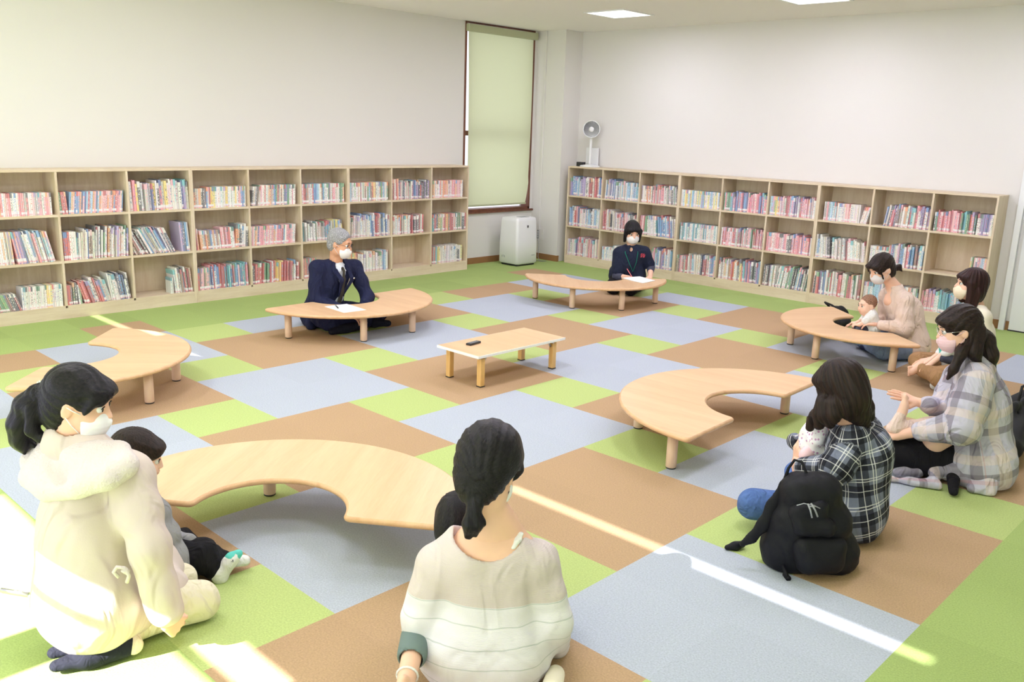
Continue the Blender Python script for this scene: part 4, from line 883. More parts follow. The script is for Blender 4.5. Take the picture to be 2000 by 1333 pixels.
# --- A: woman in the cream hooded coat ---------------------------------------------------------
def person_A():
    p = person((2.130, -2.620), 'woman kneeling in a cream hooded coat with black ponytail and white mask'); rs = folds(.0045, 16, 3)
    H = Head((2.0845, -2.6632, 0.8250), 50, -14, 0, 1.0); neck = (2.0603, -2.6862, 0.6976)
    s = Sdf(.02); H.skin(s); s.cap(H.w((0, -.022, -.05)), add(neck, (.0, -.01, .0)), .048, .052, k=.03); s.cap(neck, add(neck, (0, 0, -.05)), .055, .09, k=.03)
    h1 = Sdf(.012); hand(h1, (2.2440, -2.5110, 0.0600), (.02, .5, -.30), (.9, 0, .3), 0, 1); h1 = Sdf(.012); hand(h1, (2.3700, -2.5576, 0.1412), (-.25, .55, -.5), (.9, -.2, .3), 1, .95, (.5, .55, .6, .6))
    b0 = Sdf(.04); torso(b0, (2.13, -2.66, .20), neck, 80, .11, .13, .14, .7); b0.cap((2.16, -2.62, .13), (2.19, -2.42, .075), .05, .035); b0.cap((2.05, -2.6, .13), (2.05, -2.42, .075), .05, .035)
    skin_mesh([(s, .005), (h1, .0035), (b0, .012)], M['skin'], p); H.eyes(p); H.mask(p, M['mask'])
    hs = Sdf(.015); shell(hs, H, True, True)
    H.E(hs, (0, .055, .055), (.070, .052, .040), .02); H.E(hs, (0, .082, .040), (.056, .022, .030), .012); H.C(hs, (.062, .062, .04), (.070, .045, -.005), .012, .006); H.C(hs, (-.062, .062, .04), (-.070, .045, -.005), .012, .006)
    pts = [(2.0171, -2.7272, 0.8654), (1.9907, -2.7523, 0.8541), (1.9621, -2.7794, 0.8123), (1.9457, -2.7950, 0.7470), (1.9441, -2.7965, 0.6920), (1.9504, -2.7905, 0.6473)]
    hs.chain(pts, [.018, .019, .027, .031, .024, .006], .035)
    hs.chain([(2.0106, -2.7747, 0.8099), (2.0170, -2.7825, 0.7460), (2.0361, -2.7643, 0.7199), (2.0533, -2.7479, 0.7343)], [.022, .020, .012, .005], .015); hs.chain([(1.9338, -2.7649, 0.7543), (1.9433, -2.7697, 0.6853), (1.9761, -2.7661, 0.6763)], [.024, .018, .006], .015)
    H.hair(hs, 'hair', M['hair_black'], p, .0045, (0, -.10, .03), (60, 5), .0016)
    b = MB(); q = V3((2.0147, -2.7294, 0.8653)); d = nrm(V3((1.9907, -2.7523, 0.8541)) - q)
    rr = nrm(np.cross(d, (0, 0, 1))); uu = np.cross(rr, d); b.tube([q + (rr * math.cos(t) + uu * math.sin(t)) * .026 for t in np.linspace(0, 2 * PI, 15)], .006, 8)
    ht = b.build('hair_tie', M['black_cloth'], p); b = MB()
    for t in range(7): b.lathe([(.0006, -.005), (.005, 0), (.0006, .005)], 8, 0, Matrix.Translation(Vector(q + uu * .030 + d * (t % 3 - 1) * .008 + rr * (t // 3 - 1) * .010)), False)
    b.build('bead', M['silver'], ht)
    # coat
    c = Sdf(.05); shR, shL = (2.2481, -2.5906, 0.6077), (1.8915, -2.7086, 0.5788)
    c.cap((2.17, -2.70, .21), (2.06, -2.60, .21), .165, .155, .95, yawv(80)); c.cap((2.13, -2.70, .20), (2.12, -2.68, .40), .185, .165, .85, yawv(80)); c.cap((2.12, -2.68, .40), (2.10, -2.67, .56), .165, .13, .80, yawv(80))
    c.cap(shL, neck, .062, .070); c.cap(shR, neck, .066, .070); c.cap((2.15, -2.66, .15), (2.16, -2.46, .12), .140, .09)
    c.cap((2.03, -2.64, .16), (2.04, -2.42, .13), .12, .09)
    el, wr = (2.3666, -2.5884, 0.4093), (2.3818, -2.5602, 0.1892)
    sleeve(c, shR, el, wr, (.070, .060, .052), .035)
    ell_, wl = add(shL, (.0, .10, -.27)), add(shL, (.14, .30, -.38)); sleeve(c, shL, ell_, wl, (.066, .060, .048), .035)
    f1, f2 = folds(.0075, 12, 4, (1, 1, .4)), folds(.0025, 30, 9)
    c.disp = lambda P: f1(P) + f2(P); c.cut_plane((2.1, -2.6, .035), (0, 0, -1), .01); c.cut_ell(add(neck, (.01, .01, .03)), (.064, .064, .085), None, .012)
    cloth(c, 'coat', M['coat'], p, .007, 1)
    # hood lying on the back
    hd = Sdf(.045)
    hd.chain([(1.9435, -2.7695, 0.6189), (2.0010, -2.7977, 0.5828), (2.1181, -2.7829, 0.5694), (2.2356, -2.7404, 0.6050), (2.3157, -2.6781, 0.6492), (2.3218, -2.6172, 0.6777), (2.2387, -2.5995, 0.6959), (2.1195, -2.6024, 0.6835)], [.026, .027, .026, .025, .025, .025, .022, .016], .03)
    hd.chain([(1.9435, -2.7695, 0.6189), (1.9481, -2.7238, 0.6650), (1.9911, -2.6967, 0.7020), (1.9976, -2.6630, 0.6993)], [.026, .022, .018, .014], .03)
    hd.chain([(2.0515, -2.7359, 0.6901), (2.1040, -2.7412, 0.6504), (2.1610, -2.7422, 0.6121)], [.018, .024, .026], .07); hd.chain([(2.1128, -2.7053, 0.6999), (2.1885, -2.7024, 0.6704), (2.2509, -2.6983, 0.6413)], [.018, .028, .026], .07); hd.chain([(2.1482, -2.6579, 0.6880), (2.2245, -2.6544, 0.6803), (2.2894, -2.6479, 0.6645)], [.018, .026, .024], .07); hd.chain([(2.0093, -2.7484, 0.6588), (2.0340, -2.7663, 0.6190), (2.0843, -2.7737, 0.5935)], [.020, .024, .024], .07)
    hd.cut_cap((2.1139, -2.7732, 0.6835), (2.1892, -2.7707, 0.6421), .020, .026, .02); f3 = folds(.0030, 22, 12); hd.disp = lambda P: f3(P) + .0022 * np.sin(P[:, 0] * 300 + 3 * np.sin(P[:, 2] * 90)) * np.sin(P[:, 1] * 280 + 2 * np.sin(P[:, 0] * 110)) * np.sin(P[:, 2] * 320)
    cloth(hd, 'hood', M['boa'], p, .005, 1)
    u = Sdf(.02); u.cap(add(neck, (0, 0, -.03)), add(neck, (.012, .01, .018)), .062, .060); u.cut_cap(neck, H.w((0, -.02, -.04)), .050, .044); cloth(u, 'undershirt', M['shirt_grey'], p, .005)
    t = Sdf(.03)
    for kx, hx in ((2.215, 2.18), (2.05, 2.05)):
        t.cap((hx, -2.62, .14), (kx, -2.36, .078), .080, .062); t.cap((kx, -2.36, .07), (kx - .02, -2.62, .05), .060, .046)
    t.chain([(2.20, -2.64, .05), (2.2770, -2.6230, 0.0400)], [.048, .030]); f4 = folds(.003, 30, 21); t.disp = f4; t.cut_plane((2, -2, .006), (0, 0, -1)); cloth(t, 'trousers', M['trouser_cream'], p, .007)
    for a0, a1 in (((2.2660, -2.6460, 0.0450), (2.2070, -2.8340, 0.0300)), ((2.1930, -2.6640, 0.0600), (2.1450, -2.8180, 0.0400))):
        k = Sdf(.02); k.cap(a0, lerp(a0, a1, .55), .036, .040); k.cap(lerp(a0, a1, .5), a1, .040, .024, .75, (0, 0, 1)); k.cut_plane((2, -2, .004), (0, 0, -1)); cloth(k, 'sock', M['sock_black'], p, .005)
    b = MB(); b.tube([(2.3542, -2.6829, 0.3379), (2.3489, -2.6948, 0.3574), (2.3567, -2.6875, 0.3749), (2.3683, -2.6695, 0.3695), (2.3721, -2.6591, 0.3414), (2.3612, -2.6625, 0.3159)], .006, 8); b.tube([(2.3647, -2.6729, 0.3659), (2.3653, -2.6586, 0.3506)], .010, 8); b.build('drawcord', M['boa'], p)

# --- B: little boy beside her ---------------------------------------------------------------------
def person_B():
    p = person((1.860, -2.300), 'little boy in a grey sweatshirt and black trousers sitting against the cream coat')
    H = Head((1.7849, -2.3713, 0.4774), 62, -12, 0, .93, 'child'); neck = (1.7905, -2.3659, 0.3373)
    s = Sdf(.02); H.skin(s); s.cap(H.w((0, -.02, -.05)), neck, .040, .042, k=.025); s.cap(neck, add(neck, (0, 0, -.05)), .045, .07)
    wr = (2.0056, -2.2997, -0.0449); h1 = Sdf(.01); h1.cap((1.9939, -2.3108, 0.0094), wr, .023, .021); hand(h1, wr, (.10, .15, -1), (.6, -.6, .2), 1, .68, (.3, .3, .35, .4))
    b0 = Sdf(.04); b0.cap((1.84, -2.33, .09), neck, .08, .06)
    skin_mesh([(s, .0045), (h1, .0035), (b0, .012)], M['skin_child'], p); H.eyes(p)
    hs = Sdf(.014); shell(hs, H, True, True, -.001); H.E(hs, (0, .064, .052), (.066, .042, .036), .02)
    H.hair(hs, 'hair', M['hair_brown'], p, .0045, (0, -.05, .13), (70, 8), .0014)
    c = Sdf(.035); sh = (1.8790, -2.3509, 0.2905); shl = (1.6685, -2.3439, 0.2487); el = (1.9533, -2.3218, 0.1266)
    c.cap((1.84, -2.33, .08), add(neck, (0, 0, -.07)), .105, .085, .85, yawv(50)); c.cap(sh, neck, .045, .045); c.cap(shl, neck, .042, .045); sleeve(c, sh, el, (1.9986, -2.3063, -0.0114), (.047, .043, .032), .025)
    sleeve(c, shl, add(shl, (.03, .03, -.12)), (1.90, -2.24, .14), (.045, .038, .03), .02)
    f1 = folds(.0028, 38, 5); c.disp = f1; c.cut_cap(neck, H.w((0, -.02, -.04)), .040, .038, .006); c.cut_plane((2, -2, .006), (0, 0, -1)); cloth(c, 'sweatshirt', M['sweat_grey'], p, .005)
    b = MB()
    for t in (.86, .93, 1.0):
        q = V3(lerp(el, (1.9986, -2.3063, -0.0114), t)); d = nrm(V3(wr) - V3(el)); r_ = nrm(np.cross(d, (0, 0, 1))); u_ = np.cross(r_, d); b.tube([q + (r_ * math.cos(a) + u_ * math.sin(a)) * .0335 for a in np.linspace(0, 2 * PI, 17)], .0028, 6)
    b.build('cuff_stripe', M['black_cloth'], p)
    t = Sdf(.03); t.cap((1.80, -2.33, .075), (1.90, -2.30, .075), .085, .085)
    kn = (1.9483, -2.2162, 0.0942); an = (1.9884, -2.1919, 0.0435); t.cap((1.88, -2.30, .08), kn, .075, .060); t.cap(kn, an, .056, .042)
    kn2 = (1.7914, -2.2272, 0.0886); t.cap((1.80, -2.28, .08), kn2, .07, .055); t.cap(kn2, (1.95, -2.14, .05), .05, .04)
    t.disp = folds(.003, 40, 8); t.cut_plane((2, -2, .005), (0, 0, -1)); cloth(t, 'trousers', M['black_cloth'], p, .005)
    to = (2.0446, -2.1248, 0.1033); k = Sdf(.015); a_ = (2.0072, -2.1878, 0.0324); k.cap(a_, (2.0137, -2.1817, 0.0156), .030, .028); k.cap((2.0138, -2.1815, 0.0199), lerp(a_, to, .75), .027, .026, .85, (0, 0, 1)); k.cap(lerp(a_, to, .6), to, .026, .016, .8, (0, 0, 1)); so_ = cloth(k, 'sock', M['white_cloth'], p, .004)
    k = Sdf(.012); k.cap(lerp(a_, to, .80), add(to, (.0, .004, .001)), .0265, .018, .82, (0, 0, 1)); k.cap(add(a_, (.0, .02, .026)), add(lerp(a_, to, .7), (0, 0, .012)), .012, .018); cloth(k, 'toe_cap', M['teal'], so_, .004)
    b = MB(); q = V3(lerp(a_, to, .55)); dd = nrm(V3(to) - V3(a_)); sd_ = nrm(np.cross(dd, (0, 0, 1)))
    for i in range(4): b.tube([q + sd_ * .0265 + dd * (.004 + i * .007) + V3((0, 0, -.004)), q + sd_ * .0265 + dd * (.004 + i * .007) + V3((0, 0, .006))], .002, 6)
    b.build('sock_print', M['charcoal'], so_)
    k = Sdf(.02); k.cap((1.95, -2.14, .045), (2.0, -2.07, .04), .03, .022); k.cut_plane((2, -2, .004), (0, 0, -1)); cloth(k, 'sock', M['white_cloth'], p, .005)

# --- C: woman in the white knit seen from behind ---------------------------------------------------
def sweater_mat():
    m = bpy.data.materials.new('white_knit_stripes'); m.use_nodes = True; nt = m.node_tree; b = nt.nodes['Principled BSDF']; b.inputs['Roughness'].default_value = .9; b.inputs['Specular IOR Level'].default_value = .15
    tc = nt.nodes.new('ShaderNodeTexCoord'); sp = nt.nodes.new('ShaderNodeSeparateXYZ'); nt.links.new(tc.outputs['Object'], sp.inputs[0])
    n = nt.nodes.new('ShaderNodeTexNoise'); n.inputs['Scale'].default_value = 7; nt.links.new(tc.outputs['Object'], n.inputs['Vector'])
    def mth(op, x, y):
        q = nt.nodes.new('ShaderNodeMath'); q.operation = op
        for i, v in enumerate((x, y)):
            if isinstance(v, (int, float)): q.inputs[i].default_value = v
            else: nt.links.new(v, q.inputs[i])
        return q.outputs[0]
    z = mth('ADD', sp.outputs[2], mth('MULTIPLY', n.outputs['Fac'], .03))
    lower = mth('LESS_THAN', z, .315); line = mth('MULTIPLY', mth('LESS_THAN', mth('FRACT', mth('MULTIPLY', z, 1 / .062), 0), .06), lower)
    m1 = nt.nodes.new('ShaderNodeMix'); m1.data_type = 'RGBA'; nt.links.new(lower, m1.inputs[0]); m1.inputs[6].default_value = (*srgb(206, 194, 192), 1); m1.inputs[7].default_value = (*srgb(224, 221, 227), 1)
    m2 = nt.nodes.new('ShaderNodeMix'); m2.data_type = 'RGBA'; nt.links.new(line, m2.inputs[0]); nt.links.new(m1.outputs[2], m2.inputs[6]); m2.inputs[7].default_value = (*srgb(196, 198, 200), 1)
    nt.links.new(m2.outputs[2], b.inputs['Base Color'])
    w_ = nt.nodes.new('ShaderNodeTexWave'); w_.bands_direction = 'Z'; w_.inputs['Scale'].default_value = 90; w_.inputs['Distortion'].default_value = 1.5; nt.links.new(tc.outputs['Object'], w_.inputs['Vector'])
    bp = nt.nodes.new('ShaderNodeBump'); bp.inputs['Strength'].default_value = .25; bp.inputs['Distance'].default_value = .002; nt.links.new(w_.outputs['Fac'], bp.inputs['Height']); nt.links.new(bp.outputs[0], b.inputs['Normal']); wrinkle(m, 6, .011, .5); return m
def person_C():
    p = person((3.120, -1.850), 'woman seen from behind in a white striped knit with low black ponytail')
    H = Head((3.1110, -1.8586, 0.6990), 112, -24, -4, 1.09); neck = (3.1247, -1.8455, 0.5190); shL, shR = (2.9996, -1.9643, 0.3773), (3.2313, -1.7443, 0.4065)
    s = Sdf(.02); H.skin(s); s.cap(H.w((0, -.025, -.05)), neck, .048, .052, k=.03); s.cap(neck, (3.1159, -1.8263, 0.4209), .055, .075, k=.05); s.cap(add(lerp(shL, shR, .15), (0, 0, -.012)), add(lerp(shL, shR, .85), (0, 0, -.012)), .046, .046, k=.05); s.cap(add(neck, (0, 0, -.01)), lerp(neck, shL, .62), .040, .036, k=.07); s.cap(add(neck, (0, 0, -.01)), lerp(neck, shR, .62), .040, .036, k=.07)
    ar = Sdf(.01); el, wr = (2.9797, -2.0245, 0.1465), (3.1370, -2.2030, 0.1200); ar.cap(el, wr, .036, .026); hand(ar, wr, (-.10, .2, -1), (-.8, -.3, 0), -1, .95)
    b0 = Sdf(.04); torso(b0, (3.12, -1.86, .13), neck, 125, .11, .13, .14, .7)
    skin_mesh([(s, .005), (ar, .005), (b0, .012)], M['skin'], p); H.eyes(p); H.mask(p, M['mask'])
    hs = Sdf(.015); shell(hs, H, True, False, .012); H.E(hs, (0, -.050, -.030), (.070, .058, .078), .03); H.E(hs, (0, .055, .055), (.068, .05, .036), .02)
    for x in (-1, 1): H.C(hs, (x * .076, .030, .02), (x * .070, .020, -.045), .014, .008)
    hs.chain([(3.1507, -1.9449, 0.6566), (3.1634, -1.9605, 0.6328), (3.1666, -1.9712, 0.6128), (3.1664, -1.9783, 0.5759), (3.1627, -1.9819, 0.5365)], [.030, .022, .016, .026, .012], .012); hs.chain([(3.1688, -1.9692, 0.6129), (3.1781, -1.9603, 0.5776), (3.1721, -1.9660, 0.5413)], [.016, .020, .008], .012)
    for i in range(6):      # loose plait on the nape
        a = i * .9; hs.ell((3.1720, -1.9551, 0.7225) if i == 0 else add((3.1673, -1.9540, 0.7048), (0.004 * (-1) ** i, 0, -.012 * i)), (.018, .014, .014), None, .006)
    H.hair(hs, 'hair', M['hair_black'], p, .0045, (0, -.105, -.03), (60, 5), .0018)
    b = MB(); q = V3((3.1676, -1.9703, 0.6194)); b.tube([q + V3((.7 * math.cos(t), .7 * math.cos(t), math.sin(t) * .6)) * .016 for t in np.linspace(0, 2 * PI, 13)], .004, 8); b.build('hair_tie', M['silver'], p)
    c = Sdf(.05); f = yawv(128)
    c.cap((3.07, -1.91, .10), (3.17, -1.80, .10), .15, .15); c.cap((3.12, -1.86, .14), (3.115, -1.85, .37), .165, .165, .72, f); c.cap(lerp(shL, shR, .30), lerp(shL, shR, .70), .085, .085, .8, f)
    c.cap(add(shL, (0, 0, -.018)), add(lerp(shL, shR, .5), (0, 0, -.02)), .062, .062); c.cap(add(shR, (0, 0, -.018)), add(lerp(shL, shR, .5), (0, 0, -.02)), .062, .062)
    sleeve(c, add(shL, (0, 0, -.01)), (2.9811, -2.0094, 0.2039), (2.9657, -2.0103, 0.1120), (.064, .062, .052), .035); sleeve(c, add(shR, (0, 0, -.01)), (3.2834, -1.7224, 0.2014), add((3.2024, -1.6063, 0.0311), (0, 0, 0)), (.064, .060, .052), .035)
    f1, f2 = folds(.0060, 17, 31, (1, 1, .35)), folds(.0022, 40, 33); c.disp = lambda P: f1(P) + f2(P)
    c.cut_ell(add(lerp(shL, shR, .50), (.0, .0, .088)), (.108, .108, .080), None, .012); c.cut_cap(neck, H.w((0, -.03, -.05)), .066, .06, .01)
    cloth(c, 'sweater', sweater_mat(), p, .007, 1)
    b = Sdf(.01); b.chain([(3.2122, -1.8107, 0.5065), (3.2175, -1.8292, 0.4941), (3.2188, -1.8500, 0.4763)], [.010, .010, .010], sq=.5, ax=(0, 0, 1)); cloth(b, 'camisole_strap', M['white_cloth'], p, .004)
    b = Sdf(.01); b.cap(el, lerp(el, wr, .40), .049, .046); b.cut_cap(lerp(el, wr, .36), wr, .037, .030); cloth(b, 'undershirt_cuff', M['green_cuff'], p, .005)
    b = MB(); q = V3(lerp(el, wr, .78)); d = nrm(V3(wr) - V3(el)); r_ = nrm(np.cross(d, (0, 0, 1))); u_ = np.cross(r_, d); b.tube([q + (r_ * math.cos(a) + u_ * math.sin(a)) * .031 for a in np.linspace(0, 2 * PI, 17)], .004, 6); b.build('bracelet', M['white_cloth'], p)
    t = Sdf(.04); t.cap((3.06, -1.92, .10), (3.18, -1.80, .10), .12, .12); t.cap((3.03, -1.94, .09), (2.86, -1.78, .085), .09, .07); t.cap((2.86, -1.78, .08), (3.0, -1.62, .06), .065, .05); t.cap((3.16, -1.78, .09), (3.10, -1.54, .085), .09, .07); t.cap((3.10, -1.54, .08), (2.94, -1.66, .06), .065, .05); t.cut_plane((3, -2, .005), (0, 0, -1)); cloth(t, 'jeans', M['jeans'], p, .009)
    k = Sdf(.02); k.cap((3.3110, -1.7300, 0.0300), (3.3500, -1.7910, 0.0300), .030, .034); k.cut_plane((3, -2, .004), (0, 0, -1)); cloth(k, 'sock', M['ivory'], p, .006)
    # the child on her lap
    q = person((2.93, -1.72), 'dark-haired toddler on the lap of the woman in white knit, nearly hidden by her neck')
    H2 = Head((2.8991, -1.7840, 0.4237), 120, -10, 0, .86, 'child'); s = Sdf(.02); H2.skin(s); nk = H2.w((0, -.02, -.12)); s.cap(H2.w((0, -.02, -.05)), nk, .036, .038); s.cap(nk, (2.95, -1.72, .20), .05, .08, k=.04); skin_mesh([(s, .007)], M['skin_child'], q); H2.eyes(q)
    hs = Sdf(.014); shell(hs, H2, True, True); H2.E(hs, (0, .064, .05), (.066, .042, .036), .02); H2.hair(hs, 'hair', M['hair_black'], q, .006, (0, -.05, .13))
    c = Sdf(.03); c.cap(add(nk, (0, 0, -.05)), (2.95, -1.72, .24), .075, .09, .85, yawv(120)); c.cap(nk + V3((.08, .04, -.06)), (3.03, -1.62, .22), .04, .03); c.cap(nk - V3((.07, .05, .06)), (2.90, -1.66, .20), .04, .03); c.cut_cap(nk, H2.w((0, -.02, -.05)), .037, .036); cloth(c, 'shirt', M['sweat_grey'], q, .008)
    c = Sdf(.03); c.cap((2.95, -1.72, .22), (2.88, -1.60, .20), .07, .05); c.cap((2.98, -1.70, .22), (2.97, -1.56, .20), .07, .05); c.cap((2.88, -1.60, .2), (2.86, -1.52, .14), .045, .035); c.cap((2.97, -1.56, .2), (2.95, -1.48, .14), .045, .035); cloth(c, 'trousers', M['black_cloth'], q, .008)

# --- D: woman in black and white plaid -------------------------------------------------------------
def person_D():
    p = person((3.500, 0.100), 'woman seen from behind in black and white plaid shirt and blue jeans, cradling a baby')
    H = Head((3.4043, -0.0185, 0.6660), 178, -22, 4, 1.02); neck = (3.4378, 0.0410, 0.4802); shL, shR = (3.4902, -0.0196, 0.4524), (3.4438, 0.2121, 0.4425)
    s = Sdf(.02); H.skin(s, False); s.cap(H.w((0, -.025, -.05)), neck, .048, .052, k=.03)
    wr = (3.2291, 0.0221, 0.2560); h = Sdf(.01); h.cap(add(wr, (.03, .0, -.05)), wr, .030, .026); hand(h, wr, (-.02, .03, 1), (-.55, -.6, .2), 1, .95, (.55, .6, .65, .7), .08)
    wl = (3.2663, -0.0391, 0.2831); h2 = Sdf(.01); h2.cap((3.3259, -0.0653, 0.2981), wl, .030, .024); hand(h2, wl, (-.3, .9, .25), (-.5, -.3, .8), -1, .95, (.4, .4, .45, .5))
    b0 = Sdf(.04); torso(b0, (3.47, .08, .13), neck, 200, .10, .11, .10, .7)
    skin_mesh([(s, .006), (h, .004), (h2, .004), (b0, .012)], M['skin'], p); H.eyes(p)
    hs = Sdf(.02); shell(hs, H, False, False, .004); H.E(hs, (0, -.05, -.03), (.080, .066, .09), .03); H.E(hs, (0, .05, .055), (.072, .055, .038), .02)
    for a_, b_, c_, r0, r1 in (((3.3224, -0.0411, 0.6281), (3.3141, -0.0489, 0.5517), (3.3057, -0.0569, 0.4745), 0.036, 0.02), ((3.3707, -0.0779, 0.6009), (3.3650, -0.0833, 0.5544), (3.3593, -0.0888, 0.5077), 0.04, 0.022), ((3.4168, -0.0824, 0.6131), (3.4126, -0.0864, 0.5695), (3.4085, -0.0903, 0.5256), 0.036, 0.022), ((3.4570, -0.0580, 0.6179), (3.4634, -0.0519, 0.5898), (3.4699, -0.0458, 0.5615), 0.036, 0.02), ((3.4786, -0.0030, 0.6118), (3.4944, 0.0120, 0.5690), (3.5103, 0.0270, 0.5259), 0.042, 0.022), ((3.4682, 0.0560, 0.6202), (3.4839, 0.0709, 0.5804), (3.4997, 0.0859, 0.5403), 0.04, 0.024), ((3.4775, -0.0317, 0.5947), (3.4902, -0.0196, 0.5587), (3.5030, -0.0075, 0.5225), 0.03, 0.014)):
        hs.chain([a_, b_, c_], [r0, (r0 + r1) / 2 + .006, r1], .018)
    H.hair(hs, 'hair', M['hair_brown'], p, .005, None, (60, 5), .0022, 0, 'down')
    yv = yawv(200); c = Sdf(.045); hips = (3.54, .12, .10)
    c.cap((3.51, .02, .10), (3.46, .15, .10), .130, .130); c.cap((3.50, .09, .13), (3.49, .085, .36), .150, .150, .82, yv); c.cap((3.49, .085, .36), add(neck, (.01, 0, -.08)), .150, .115, .85, yv)
    c.cap(shL, neck, .064, .058); c.cap(shR, neck, .060, .058); el, cuff = (3.4598, -0.1036, 0.3414), (3.3042, -0.0583, 0.2897)
    sleeve(c, shL, el, cuff, (.070, .064, .048), .03); elr = (3.2310, 0.2583, 0.2154); sleeve(c, shR, elr, (3.1755, 0.0953, 0.3375), (.062, .052, .040), .03)
    f1, f2 = folds(.0040, 17, 41), folds(.0022, 42, 43); c.disp = lambda P: f1(P) + f2(P); c.cut_plane((3, 0, .012), (0, 0, -1), .01); c.cut_cap(neck, H.w((0, -.03, -.05)), .052, .05, .008)
    fr = [((3.54, .12, 0), (3.44, .04, .55), .15, yv), (shL, el, .065, (0, 0, 1)), (el, cuff, .055, (0, 0, 1)), (shR, elr, .06, (0, 0, 1))]
    cloth(c, 'plaid_shirt', M['plaid_black'], p, .006, 1, fr)
    k = Sdf(.012); a = V3(neck); r_ = V3((yv[1], -yv[0], 0))
    k.chain([a + yv * .05 + r_ * .03 + V3((0, 0, -.02)), a + r_ * .062 + V3((0, 0, .004)), a - yv * .055 + V3((0, 0, .006)), a - r_ * .062 + V3((0, 0, .004)), a + yv * .05 - r_ * .03 + V3((0, 0, -.02))], [.014, .016, .018, .016, .014], .01); cloth(k, 'collar', M['plaid_black'], p, .005, 1, [(tuple(a - V3((0, 0, .1))), tuple(a + V3((0, 0, .1))), .07, yv)])
    t = Sdf(.03); t.cap((3.50, .05, .10), (3.45, .13, .10), .11, .11); kn = (3.1616, -0.2213, 0.1119); t.cap((3.46, .0, .095), kn, .095, .068); t.cap(kn, (3.25, .0, .055), .062, .045); kr = (3.12, .30, .10); t.cap((3.42, .20, .10), kr, .09, .066); t.cap(kr, (3.20, .02, .06), .06, .045)
    t.disp = folds(.003, 36, 47); t.cut_plane((3, 0, .005), (0, 0, -1)); cloth(t, 'jeans', M['jeans'], p, .007)
    for a0, a1 in (((3.26, .0, .05), (3.34, .10, .035)), ((3.19, .03, .06), (3.27, -.06, .05))): k = Sdf(.02); k.cap(a0, a1, .036, .026); k.cut_plane((3, 0, .004), (0, 0, -1)); cloth(k, 'sock', M['sock_black'], p, .006)
    q = person((3.2693, 0.0741, 0.3736), 'baby in white floral cloth held in the arms of the plaid-shirted woman'); WB[q.name] = tuple(q.location)
    s = Sdf(.02); H3 = Head((3.2903, 0.1353, 0.4488), 20, 25, 0, .62, 'child'); H3.skin(s); s.cap(H3.w((0, -.01, -.05)), (3.2833, 0.1011, 0.3957), .03, .05); hh = Sdf(.008); hh.cap((3.2455, 0.0652, 0.3394), (3.2828, 0.0316, 0.3287), .020, .016); skin_mesh([(s, .006), (hh, .005)], M['skin_child'], q); hs = Sdf(.012); shell(hs, H3, True); H3.hair(hs, 'hair', M['hair_brown'], q, .006)
    c = Sdf(.03); c.cap((3.2767, 0.0673, 0.4214), (3.3066, 0.0543, 0.3446), .055, .065); c.cap((3.2540, 0.0457, 0.4105), (3.2559, 0.0338, 0.3599), .034, .030); c.cap((3.3187, 0.0107, 0.4554), (3.3211, -0.0009, 0.4010), .032, .030); c.disp = folds(.003, 60, 51); cloth(c, 'floral_top', M['floral'], q, .005)
    c = Sdf(.03); c.cap((3.2818, 0.0584, 0.3316), (3.2877, -0.0188, 0.3281), .045, .034); cloth(c, 'pink_blanket', M['mask_pink'], q, .006)

